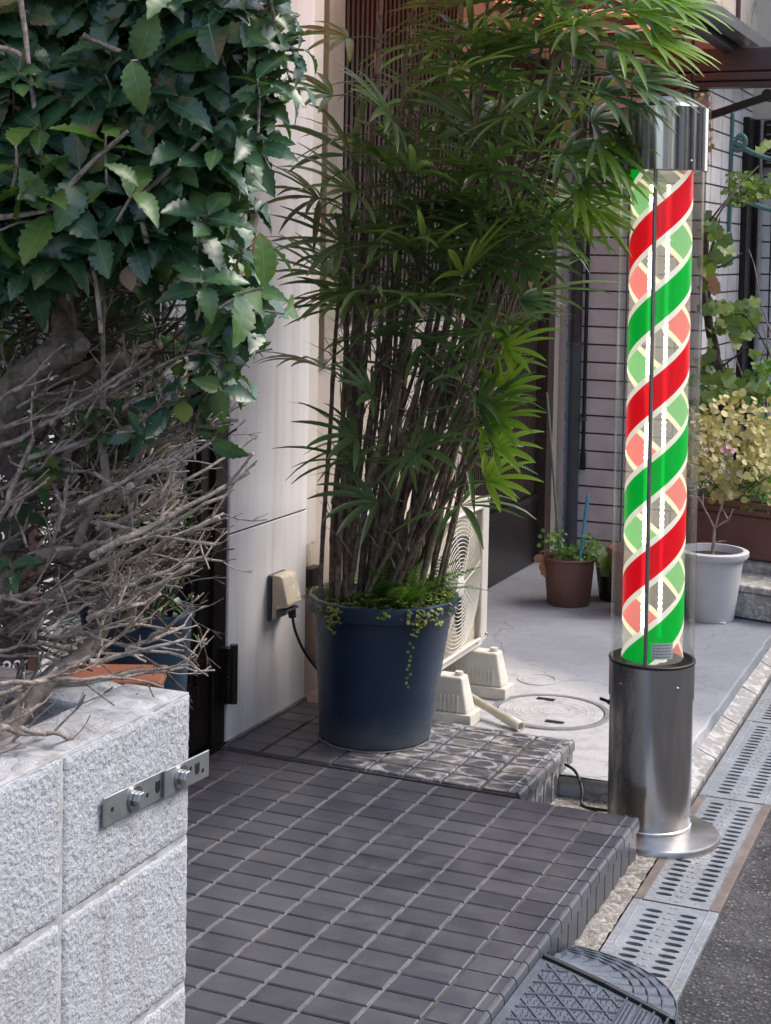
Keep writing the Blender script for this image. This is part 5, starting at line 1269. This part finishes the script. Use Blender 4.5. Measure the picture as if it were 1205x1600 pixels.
tops = [(540, 300, 4.05), (560, 120, 4.2), (575, 420, 3.98), (600, -60, 4.15), (610, 200, 4.3), (625, 330, 4.0), (640, 20, 4.05), (655, 480, 3.95), (660, 160, 4.15), (680, -80, 4.2), (690, 260, 4.0), (705, 80, 4.3), (715, 400, 4.05), (730, -40, 4.1), (745, 180, 4.2), (755, 300, 4.05), (770, 40, 4.0),
        (785, 430, 4.1), (800, 130, 4.15), (815, 250, 4.05), (830, -30, 4.2), (850, 60, 4.0), (860, 200, 4.1), (880, 330, 4.05), (890, 90, 4.15), (910, -60, 4.0), (560, 560, 4.15), (700, 560, 3.98), (770, 600, 4.05), (930, 40, 4.05), (650, -20, 4.35), (780, -70, 4.3), (590, 90, 4.0), (840, 380, 4.2), (545, 470, 4.2), (670, 350, 4.3), (735, 330, 4.3), (810, 20, 4.3), (620, 430, 4.1), (690, 430, 4.15), (750, 470, 4.15), (590, 380, 4.1), (640, 520, 4.0), (600, 520, 4.1), (720, 500, 4.0), (680, 520, 4.1), (610, 640, 4.0), (730, 620, 4.05), (655, 600, 4.05), (780, 520, 4.1), (820, 330, 4.1), (560, 220, 4.25), (960, -20, 4.0), (940, 120, 4.0), (765, 640, 3.98), (752, 700, 3.96), (778, 570, 4.02), (742, 610, 3.9), (800, 500, 4.0), (770, 480, 3.95)]
canes = []; fib = MB()
for i, (x, y, d) in enumerate(tops):
    tp_ = at(x, y, d); a = rnd(0, 6.28); r = .135 * math.sqrt(random.random())
    f = (x - 700) / 260; bx = f * .19 + rnd(-.05, .05); base = BC + Vector((bx * .92 + rnd(-.02, .02), bx * .4 + rnd(-.11, .08), .368))
    v = base - BC; v.z = 0
    if v.length > .172: base = BC + v.normalized() * .17 + Vector((0, 0, .368))
    ctrl = base.lerp(tp_, .5); ctrl.z += 0; side = (tp_ - base); ctrl -= Vector((side.x, side.y, 0)) * rnd(.10, .22)
    pts = []
    for k in range(13): t = k / 12; pts.append(base * (1 - t) ** 2 + ctrl * 2 * t * (1 - t) + tp_ * t * t + Vector((mnoise.noise(Vector((i * 3.1, t * 3, 0))), mnoise.noise(Vector((i * 3.1, t * 3, 9))), 0)) * .012)
    pts = smooth(pts, 4); n = len(pts); r0 = rnd(.0055, .0095)
    rs = [r0 * (1 - .35 * k / n) * (1.16 if (k * 3) % 7 == 0 else 1) for k in range(n)]
    b = MB(); b.tube(pts, rs, 8); obj('cane', b, 'cane' if random.random() < .78 else 'cane_g', rh); canes.append(pts)
    # fibrous sheaths on the upper cane
    for k in range(int(n * .22), n, 3):
        for j in range(2):
            p = pts[k]; dv = (pts[min(k + 1, n - 1)] - pts[k - 1]).normalized(); o_ = Vector((rnd(-1, 1), rnd(-1, 1), rnd(-.3, .6))); fib.t = random.random()
            L = rnd(.03, .10); q = p + (dv * .9 + o_ * .35).normalized() * L; w = rnd(.0012, .0045); sd = dv.cross(o_).normalized() * w
            fib.add([p - sd, p + sd, (p + q) / 2 + sd * .9 + o_ * .004, (p + q) / 2 - sd * .9 + o_ * .004, q], [(0, 1, 2, 3), (3, 2, 4)])
for k in range(420):        # loose dry strips and broken petioles along the canes
    pts = random.choice(canes); i = random.randint(8, len(pts) - 2); p = pts[i]; fib.t = random.random()
    dd = Vector((rnd(-1, 1), rnd(-1, 1), rnd(.2, 1.8))).normalized(); L = rnd(.05, .16); q1 = p + dd * L * .5; q2 = q1 + (dd + Vector((rnd(-.4, .4), rnd(-.4, .4), -.5))).normalized() * L * .5
    w = rnd(.0009, .0022); sd = dd.orthogonal().normalized() * w; fib.add([p - sd, p + sd, q1 + sd, q1 - sd, q2], [(0, 1, 2, 3), (3, 2, 4)])
obj('dry_fibre', fib, 'palm_dry', rh)
nf = 0
def rnd_out(pts, i):
    c = BC; p = pts[i]; o_ = Vector((p.x - c.x, p.y - c.y, 0)); o_ = o_.normalized() if o_.length > .02 else Vector((1, 0, 0)); return o_
extra = MB()
for ci, pts in enumerate(canes):
    n = len(pts)
    rel = pts[-1] - CAMP; sxx = rel.dot(rgt) / rel.dot(fwd) * F + CX; syy = CY - rel.dot(upc) / rel.dot(fwd) * F
    for j in range(2 if ci % 3 else 1):
        if sxx < 670 and syy < 260: continue
        if nf > 53: break
        i = n - 1 - int(j * n * .085) ; p = pts[i]; a = rnd(0, 2 * pi)
        dd = Vector((cos(a), sin(a), rnd(.15, .9))); dd = (dd + rnd_out(pts, i) * .35 - fwd * .25).normalized()
        hub = p + dd * rnd(.09, .2)
        # sky side of the clump: towards the street
        sx_ = (hub - CAMP).dot(rgt) / (hub - CAMP).dot(fwd) * F + CX
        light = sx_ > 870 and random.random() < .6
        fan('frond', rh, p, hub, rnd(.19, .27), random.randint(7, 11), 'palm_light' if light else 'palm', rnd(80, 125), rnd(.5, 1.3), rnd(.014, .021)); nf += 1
# placed fronds: the readable ones at the outline
PF = [((575, 700, 4.0), (558, 682, 3.95), (-.9, -.3, .35), .17, 7, 'palm', 80), ((600, 770, 4.0), (590, 785, 3.93), (-1, -.35, .05), .19, 6, 'palm', 60), ((640, 690, 3.98), (655, 705, 3.85), (.5, -.5, .1), .17, 8, 'palm', 110), ((620, 740, 3.98), (640, 722, 3.9), (.6, -.4, .6), .16, 7, 'palm', 100),
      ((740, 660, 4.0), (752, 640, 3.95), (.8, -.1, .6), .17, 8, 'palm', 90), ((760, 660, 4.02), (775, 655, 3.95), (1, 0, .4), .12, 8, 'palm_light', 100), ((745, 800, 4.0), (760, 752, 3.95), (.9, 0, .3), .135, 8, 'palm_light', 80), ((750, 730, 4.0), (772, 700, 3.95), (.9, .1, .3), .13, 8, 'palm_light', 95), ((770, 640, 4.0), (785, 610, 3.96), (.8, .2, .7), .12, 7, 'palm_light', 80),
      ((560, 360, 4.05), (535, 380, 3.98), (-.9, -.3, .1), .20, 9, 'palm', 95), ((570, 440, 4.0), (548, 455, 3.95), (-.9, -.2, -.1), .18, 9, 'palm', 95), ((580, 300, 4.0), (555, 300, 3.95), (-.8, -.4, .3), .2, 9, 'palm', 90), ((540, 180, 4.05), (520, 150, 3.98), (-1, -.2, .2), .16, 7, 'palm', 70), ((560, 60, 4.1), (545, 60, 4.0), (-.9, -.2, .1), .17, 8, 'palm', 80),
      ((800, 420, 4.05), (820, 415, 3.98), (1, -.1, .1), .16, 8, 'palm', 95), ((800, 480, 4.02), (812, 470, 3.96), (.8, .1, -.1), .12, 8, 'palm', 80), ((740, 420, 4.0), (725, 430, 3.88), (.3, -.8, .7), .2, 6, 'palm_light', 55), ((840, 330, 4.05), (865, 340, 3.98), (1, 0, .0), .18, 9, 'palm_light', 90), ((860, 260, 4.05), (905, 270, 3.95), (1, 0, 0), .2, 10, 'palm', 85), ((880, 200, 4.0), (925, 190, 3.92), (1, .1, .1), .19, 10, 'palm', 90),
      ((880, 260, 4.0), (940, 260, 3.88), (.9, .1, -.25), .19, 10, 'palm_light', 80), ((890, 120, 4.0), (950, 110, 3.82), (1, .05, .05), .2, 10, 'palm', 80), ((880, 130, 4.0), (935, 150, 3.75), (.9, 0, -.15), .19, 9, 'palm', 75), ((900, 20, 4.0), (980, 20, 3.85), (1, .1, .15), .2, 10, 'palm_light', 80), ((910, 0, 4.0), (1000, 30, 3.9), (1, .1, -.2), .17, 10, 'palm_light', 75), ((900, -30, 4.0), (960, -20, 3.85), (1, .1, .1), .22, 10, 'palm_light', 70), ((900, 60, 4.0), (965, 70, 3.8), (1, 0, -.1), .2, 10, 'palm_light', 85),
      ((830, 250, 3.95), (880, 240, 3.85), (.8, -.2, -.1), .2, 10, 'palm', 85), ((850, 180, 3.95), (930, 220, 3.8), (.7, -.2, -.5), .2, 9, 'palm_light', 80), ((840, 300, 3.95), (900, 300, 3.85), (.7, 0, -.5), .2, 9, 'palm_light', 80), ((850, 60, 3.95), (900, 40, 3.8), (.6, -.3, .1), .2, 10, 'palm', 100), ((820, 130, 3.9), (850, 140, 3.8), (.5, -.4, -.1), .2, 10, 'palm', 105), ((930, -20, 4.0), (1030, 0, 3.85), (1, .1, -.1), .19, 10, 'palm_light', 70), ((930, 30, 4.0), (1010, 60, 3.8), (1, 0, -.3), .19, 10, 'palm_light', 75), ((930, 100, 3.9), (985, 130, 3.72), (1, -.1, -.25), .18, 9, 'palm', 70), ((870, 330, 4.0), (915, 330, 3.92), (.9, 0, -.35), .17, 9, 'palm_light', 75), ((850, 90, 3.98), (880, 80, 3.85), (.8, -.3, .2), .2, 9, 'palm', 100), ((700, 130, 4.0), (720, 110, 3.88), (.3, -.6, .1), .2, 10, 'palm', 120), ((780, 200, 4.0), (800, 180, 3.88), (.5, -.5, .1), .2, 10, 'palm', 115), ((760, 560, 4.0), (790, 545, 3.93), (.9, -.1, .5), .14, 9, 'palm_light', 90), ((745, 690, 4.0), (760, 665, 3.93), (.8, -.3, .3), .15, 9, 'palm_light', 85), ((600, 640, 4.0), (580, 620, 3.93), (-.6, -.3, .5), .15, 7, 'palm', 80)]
for (r_, h_, d_, R, nb, mt, sp) in PF:
    if nf > 99: break
    R *= 1.08; root = at(*r_); hub = at(*h_); dv = Vector(d_)
    # directions above are given as right / away / up of the street corner view
    wd = (rgt * dv.x + fwh * dv.y + zup * dv.z).normalized(); b = None
    root2 = hub - wd * min(.12, max(.05, (hub - root).length)); 
    fan('frond', rh, root2, hub, R, nb, mt, sp, rnd(.45, .9), .018, up=(zup - fwh * .55 + rgt * rnd(-.2, .2))); nf += 1
# the many smaller inner fronds read as one dark mass
for k in range(185):
    pts = random.choice(canes); i = random.randint(int(len(pts) * .62), len(pts) - 1); p = pts[i]; a = rnd(0, 6.28); rel = p - CAMP; sxx = rel.dot(rgt) / rel.dot(fwd) * F + CX; syy = CY - rel.dot(upc) / rel.dot(fwd) * F
    if sxx < 690 and syy < 300 and random.random() < .75: continue
    if syy > 430 and random.random() < .8: continue
    dd = Vector((cos(a), sin(a), rnd(-.1, .8))).normalized(); hub = p + dd * rnd(.05, .14)
    d2, s, nn = frame_of(dd, (rnd(-.5, .5), rnd(-.5, .5), 1)); extra.t = random.random() * .7
    for m in range(7):
        an = radians((m / 6 * 2 - 1) * 110); blade(extra, hub, d2 * cos(an) + s * sin(an) + nn * .1, nn, rnd(.16, .25), rnd(.011, .018), rnd(.5, 1.4), n=6)
tag(obj('inner_fronds', extra, 'palm', rh), kind='stuff')

# ------------------------------------------------------------------ greenery at the foot of the palm
random.seed(8)
def round_leaf(b, p, d, up, r, n=8, cup=.2):
    d, s, nn = frame_of(d, up); b.t = random.random(); vs = [Vector(p) + d * r]
    for k in range(n): a = 2 * pi * k / n; vs.append(Vector(p) + d * (r + r * cos(a)) + s * r * .95 * sin(a) + nn * cup * r)
    b.add(vs, [(0, 1 + k, 1 + (k + 1) % n) for k in range(n)], True)
def pot_top(a, r, h=.375): return Vector((BC.x + AXL[0] * .37 + cos(a) * r, BC.y + AXL[1] * .37 + sin(a) * r, BC.z + h))
b = MB()
for k in range(1500):
    a = rnd(0, 2 * pi); r = .198 * math.sqrt(rnd(.25, 1)); hh = .385 + .028 * (1 - (r / .2) ** 2) + rnd(0, .012)
    if math.cos(a - math.atan2(-3.9, 1.7)) < -.3 and random.random() < .6: continue
    round_leaf(b, pot_top(a, r, hh), (rnd(-1, 1), rnd(-1, 1), rnd(-.3, .4)), (rnd(-.5, .5), rnd(-.5, .5), 1), rnd(.0028, .0058), 7)
def trail(a, L, n):
    """strand hanging over the rim"""
    for k in range(n):
        t = k / n; r = .206 + .006 * sin(k) ; p = pot_top(a + .04 * sin(k * .9), r + .004, .392 - L * t)
        for j in range(2): round_leaf(b, p + Vector((rnd(-.006, .006), rnd(-.006, .006), rnd(-.004, .004))), (cos(a) + rnd(-1, 1), sin(a) + rnd(-1, 1), -.4), (cos(a), sin(a), .6), rnd(.003, .0058), 7)
af = math.atan2(-3.9, 1.7)
for da, L, n in ((-.75, .05, 12), (-.68, .07, 16), (-.6, .04, 10), (.3, .03, 8), (.42, .07, 14), (.5, .045, 12), (.75, .05, 12), (.62, .03, 8), (-.9, .03, 8), (.0, .02, 6), (1.0, .03, 8)): trail(af + da, L, n)
for k in range(11): round_leaf(b, pot_top(af + .36 + .02 * sin(k * 2), .208 - k * .0014, .31 - k * .012), (rnd(-1, 1), -.3, -.6), (0, -1, .3), .0045, 7)
cpl = tag(obj('creeping_plant', b, 'creeper'), 'tiny round leaved creeper spilling over the rim of the blue pot', 'ground cover'); cpl['kind'] = 'stuff'
# ferns
def fernfrond(b, p, d, L, W, n=14, droop=.9):
    d = Vector(d).normalized(); m = Vector(p); dd = d.copy(); b.t = random.random(); pts = [m.copy()]
    for i in range(n):
        dd = (dd + Vector((0, 0, -droop / n))).normalized(); m = m + dd * L / n; pts.append(m.copy()); s = dd.cross(Vector((0, 0, 1))).normalized(); w = W * sin(pi * min(1, (i + 1) / n * .9 + .1)) 
        for sg in (-1, 1):
            tip = m + s * sg * w + dd * w * .45 - Vector((0, 0, w * .15)); c = dd * L / n * .24
            b.add([m - c, m + c, (m + tip) / 2 + c * 1.3 + Vector((0, 0, w * .08)), (m + tip) / 2 - c * .9 + Vector((0, 0, w * .08)), tip], [(0, 1, 2, 3), (3, 2, 4)], False)
    b.tube(pts, .0009, 4)
b = MB()
for k in range(46): a = af + rnd(-.1, 1.9); fernfrond(b, pot_top(a, rnd(.05, .13), .37), (cos(a) * .8 + rnd(-.3, .3), sin(a) * .8 + rnd(-.3, .3), rnd(.8, 2.2)), rnd(.10, .19), rnd(.022, .034), 13)
fernfrond(b, pot_top(af + .95, .15, .42), (.9, .3, .35), .17, .012, 18, .6)
tag(obj('fern', b, 'fern'), 'bright green fern with divided fronds at the right foot of the palm', 'fern')
b = MB()
for k in range(22): a = af - rnd(.9, 1.7); fernfrond(b, pot_top(a, rnd(.08, .16), .37), (cos(a) + rnd(-.4, .4), sin(a) + rnd(-.4, .4), rnd(.5, 1.3)), rnd(.06, .10), rnd(.010, .016))
tag(obj('fern', b, 'palm'), 'small dark fern at the left edge of the blue pot', 'fern')
b = MB()
for k in range(42):
    a = af + rnd(-.55, .35); p = pot_top(a, rnd(.09, .18), .385 + rnd(0, .035)); dd = Vector((cos(a) + rnd(-.8, .8), sin(a) + rnd(-.8, .8), rnd(-.2, .5))); d_, s_, n_ = frame_of(dd, (rnd(-.3, .3), rnd(-.3, .3), 1)); b.t = random.random(); L = rnd(.022, .042); vs = []
    for i in range(7): t = i / 6; w = L * .33 * sin(pi * t ** .8) + .0003; vs += [p + d_ * L * t - n_ * L * .2 * t * t, p + d_ * L * t + s_ * w + n_ * w * .3, p + d_ * L * t - s_ * w + n_ * w * .3]
    fs = []
    for i in range(6): fs += [(3 * i, 3 * i + 3, 3 * i + 4, 3 * i + 1), (3 * i, 3 * i + 2, 3 * i + 5, 3 * i + 3)]
    b.add(vs, fs, True)
tag(obj('leafy_weed', b, 'palm'), 'low broad leaved weeds at the front middle of the blue pot', 'plant')

# ================================================================== plants on the right
random.seed(14)
def bunch(b, c, r, n, sz, sc=(1, 1, 1), kind='round'):
    for k in range(n):
        v = Vector((random.gauss(0, .5), random.gauss(0, .5), random.gauss(0, .5)))
        if v.length > 1: v.normalize()
        p = c + Vector((v.x * r * sc[0], v.y * r * sc[1], v.z * r * sc[2])); d = v + Vector((rnd(-.7, .7), rnd(-.7, .7), rnd(-.6, .3)))
        if kind == 'round': round_leaf(b, p, d, -fwd * .7 + zup * .6 + Vector((rnd(-.7, .7), rnd(-.7, .7), rnd(-.5, .5))), sz * rnd(.6, 1.2), 9, rnd(.05, .35))
        else: spiny_leaf(b, p, d, -fwd * .4 + zup + Vector((rnd(-.6, .6), rnd(-.6, .6), 0)), sz * rnd(1.4, 2.6), sz * rnd(1, 1.6), .4, .25, n=6, spike=.1)
# yellow leaved plant in the trough
b = MB(); st = MB()
for k in range(115):
    x = rnd(1080, 1215); y = rnd(632, 772)
    if (x - 1150) ** 2 / 84 ** 2 + (y - 700) ** 2 / 78 ** 2 > rnd(.6, 1.15): continue
    c = at(x, y, rnd(6.05, 6.35)); bunch(b, c, .045, 9, .015)
    if k % 4 == 0: st.tube([c, c + (at(1140, 790, 6.3) - c) * .6], .002, 5)
yp = thing('yellow_plant', tp(.25, .12, .35), 'yellow round leaved bushy plant in the brown trough', 'plant'); obj('crown', b, 'yellowleaf', yp); obj('stem', st, 'twig_dark', yp)
b = MB(); bunch(b, at(1137, 700, 6.0), .02, 8, .009); obj('flower', b, 'pink', yp)
# dark green foliage right and behind
b = MB(); 
for k in range(60): bunch(b, at(rnd(1085, 1215), rnd(640, 800), rnd(6.45, 6.75)), .06, 9, .013, kind='leaf')
for k in range(44): bunch(b, at(rnd(1165, 1215), rnd(700, 795), rnd(6.2, 6.5)), .05, 9, .011, kind='leaf')
tag(obj('leafy_shrub', b, 'fern'), 'dense green leaves filling the right end of the brown trough', 'shrub')
b = MB()
for k in range(16):
    a = rnd(-1.2, 1.2); p = at(1148 + rnd(-8, 12), 640, 6.5); blade(b, p, rgt * sin(a) + zup * 1.1 + fwh * rnd(-.4, .2), -fwd, rnd(.14, .26), .014, rnd(.3, 1.1), fold=.6, tip=.1); 
tag(obj('spiky_plant', b, 'fern'), 'small grass like plant with arching narrow leaves above the yellow plant', 'plant')
b = MB()
for k in range(26): bunch(b, at(rnd(1178, 1215), rnd(560, 640), rnd(6.3, 6.6)), .05, 7, .014)
tag(obj('leafy_shrub', b, 'fern'), 'fresh green round leaved plant at the right edge above the trough', 'shrub')
# climbing vine with a twisted trunk
vn = thing('climbing_vine', at(1128, 640, 6.5), 'climbing vine with a twisted dark trunk and scattered green leaves before the pink tiled wall', 'vine')
b = MB()
for k in range(3):
    q = px_path([(1128 + k * 4, 660, 6.45), (1122 + k * 3, 600, 6.45), (1112 + 4 * sin(k), 540, 6.45), (1104, 480, 6.45 + k * .02), (1100 + k * 3, 420, 6.45), (1102, 370, 6.45), (1108, 330, 6.5)], 6); b.tube([p + Vector((.008 * sin(i * .5 + k * 2), 0, 0)) for i, p in enumerate(q)], taper(q, .018, .008), 8)
for L_ in ([(1104, 370, 6.45), (1120, 340, 6.45), (1140, 310, 6.5), (1160, 285, 6.6), (1185, 260, 6.8)], [(1106, 350, 6.45), (1125, 325, 6.45), (1150, 296, 6.5)], [(1110, 520, 6.45), (1135, 500, 6.4), (1160, 490, 6.4), (1185, 520, 6.4), (1205, 560, 6.4)], [(1118, 580, 6.45), (1145, 560, 6.42), (1170, 540, 6.42)], [(1104, 420, 6.45), (1130, 415, 6.4), (1160, 395, 6.4)], [(1110, 400, 6.4), (1120, 360, 6.4), (1125, 340, 6.4)]):
    q = px_path(L_, 4); b.tube(q, taper(q, .006, .0025), 6)
obj('trunk', b, 'twig_dark', vn)
b = MB()
def lobed(b, p, d, up, r):
    d, s, nn = frame_of(d, up); b.t = random.random(); vs = [Vector(p) + d * r * .2]; n = 20
    for k in range(n): a = 2 * pi * k / n; rr = r * (1 + .13 * cos(5 * a) + rnd(-.06, .06)) * (1 - .3 * (abs(a - pi) < .35)); vs.append(Vector(p) + d * (r * .2 + rr * cos(a)) + s * rr * sin(a) + nn * rnd(-.1, .1) * r)
    b.add(vs, [(0, 1 + k, 1 + (k + 1) % n) for k in range(n)], True)
for (x, y, sg, n) in [(1108, 480, 14, 9), (1115, 640, 22, 14), (1150, 610, 26, 14), (1180, 600, 20, 12), (1105, 350, 10, 6), (1125, 395, 14, 12), (1110, 410, 10, 7), (1120, 365, 9, 5), (1150, 495, 22, 14), (1160, 520, 14, 9), (1130, 510, 15, 8), (1104, 620, 16, 12), (1100, 570, 14, 8), (1175, 480, 12, 5), (1112, 560, 20, 7), (1130, 600, 20, 8), (1196, 230, 8, 3)]:
    for k in range(n): lobed(b, at(x + random.gauss(0, sg * .6), y + random.gauss(0, sg * .7), rnd(6.3, 6.5)), (rnd(-.6, .6), rnd(-.5, .1), rnd(-1, -.1)), -fwd + Vector((rnd(-.5, .5), rnd(-.5, .5), rnd(-.2, .8))), rnd(.018, .036))
obj('leaves', b, 'vineleaf', vn)
b = MB()
for k in range(3): lobed(b, at(1112 + k * 3, 432 + k * 9, 6.35), (rnd(-.3, .3), 0, -1), -fwd, .024)
obj('dry_leaf', b, 'deadleaf', vn)
b = MB()
for k in range(46):
    c = at(rnd(1140, 1215), rnd(275, 315) + 0, rnd(6.6, 7.0)); 
    for j in range(5): lobed(b, c + Vector((rnd(-.03, .03), rnd(-.03, .03), rnd(-.03, .03))), (rnd(-1, 1), rnd(-1, 1), rnd(-1, .3)), -fwd + Vector((rnd(-.6, .6), 0, rnd(-.3, .9))), rnd(.008, .017))
for L_ in ([(1150, 292, 6.8), (1175, 285, 6.8), (1210, 290, 6.8)],): q = px_path(L_, 4); 
tag(obj('hanging_foliage', b, 'vineleaf'), 'yellow green leaf clump hanging below the green scroll bracket', 'foliage')
b = MB()
for L_ in ([(1175, 640, 6.5), (1190, 560, 6.4), (1205, 520, 6.4)], [(1150, 660, 6.5), (1185, 590, 6.5), (1200, 540, 6.5)], [(1205, 520, 6.4), (1188, 470, 6.4), (1180, 420, 6.4), (1170, 390, 6.4)], [(1205, 560, 6.4), (1190, 500, 6.4)], [(1165, 600, 6.5), (1150, 560, 6.5), (1140, 520, 6.5)]): q = px_path(L_, 5); b.tube(q, taper(q, .004, .002), 6)
tag(obj('bare_vine', b, 'twig'), 'thin bare stems climbing at the right edge above the yellow plant', 'vine')
# withered leaves high on the pink wall
b = MB()
for k in range(34):
    x, y = (rnd(1085, 1112), rnd(140, 175)) if k < 22 else (rnd(1104, 1116), rnd(175, 260)); lobed(b, at(x, y, rnd(6.3, 6.6)), (rnd(-.5, .5), 0, -1), -fwd + Vector((rnd(-.9, .9), 0, 0)), rnd(.006, .012))
q = px_path([(1112, 150, 6.45), (1110, 200, 6.45), (1112, 262, 6.45)], 5); b.tube(q, .002, 5)
wv = tag(obj('withered_vine', b, 'deadleaf'), 'withered reddish leaves clinging high on the pink wall above the pole cap', 'vine')
# greenery in the brown pot
b = MB(); cpp = Vector((-1.765, 5.97, .13))
for k in range(26): bunch(b, cpp + Vector((rnd(-.09, .12), rnd(-.08, .06), rnd(0, .09))), .03, 6, .009)
for k in range(14): a = rnd(0, 6.28); fernfrond(b, cpp, (cos(a), sin(a), rnd(.8, 1.8)), rnd(.10, .17), .013, 8, 1.2)
tag(obj('potted_plant', b, 'fern'), 'untidy small leaved greenery in the squat brown pot', 'plant')
b = MB()
for k in range(9): lobed(b, Vector((-1.62, 6.0, .14)) + Vector((rnd(-.05, .05), rnd(-.03, .03), rnd(-.05, .1))), (rnd(-.6, .6), -.4, rnd(-1, .2)), -fwd, rnd(.02, .034))
tag(obj('trailing_plant', b, 'vineleaf'), 'grey green trailing leaves between the brown pot and the black pot', 'plant')
b = MB()
for k in range(8): lobed(b, Vector((-1.86, 5.93, .11)) + Vector((rnd(-.02, .02), rnd(-.02, .02), rnd(-.04, .03))), (-.5, -.4, -.8), -fwd, rnd(.012, .02))
tag(obj('dry_leaves', b, 'deadleaf'), 'dry brown leaves hanging on the left rim of the squat brown pot', 'leaves')
# plants behind the glass door front
b = MB()
for k in range(26): c = c_ + Vector((rnd(-.09, .09), rnd(-.07, .07), rnd(.15, .42))); bunch(b, c, .04, 6, .012, kind='leaf'); b.tube([c_ + Vector((0, 0, .1)), c], .002, 5)
tag(obj('potted_plant', b, 'palm'), 'dark leafy plant in the blue tub before the shop door', 'plant')
# make every hanging lamp-like number check
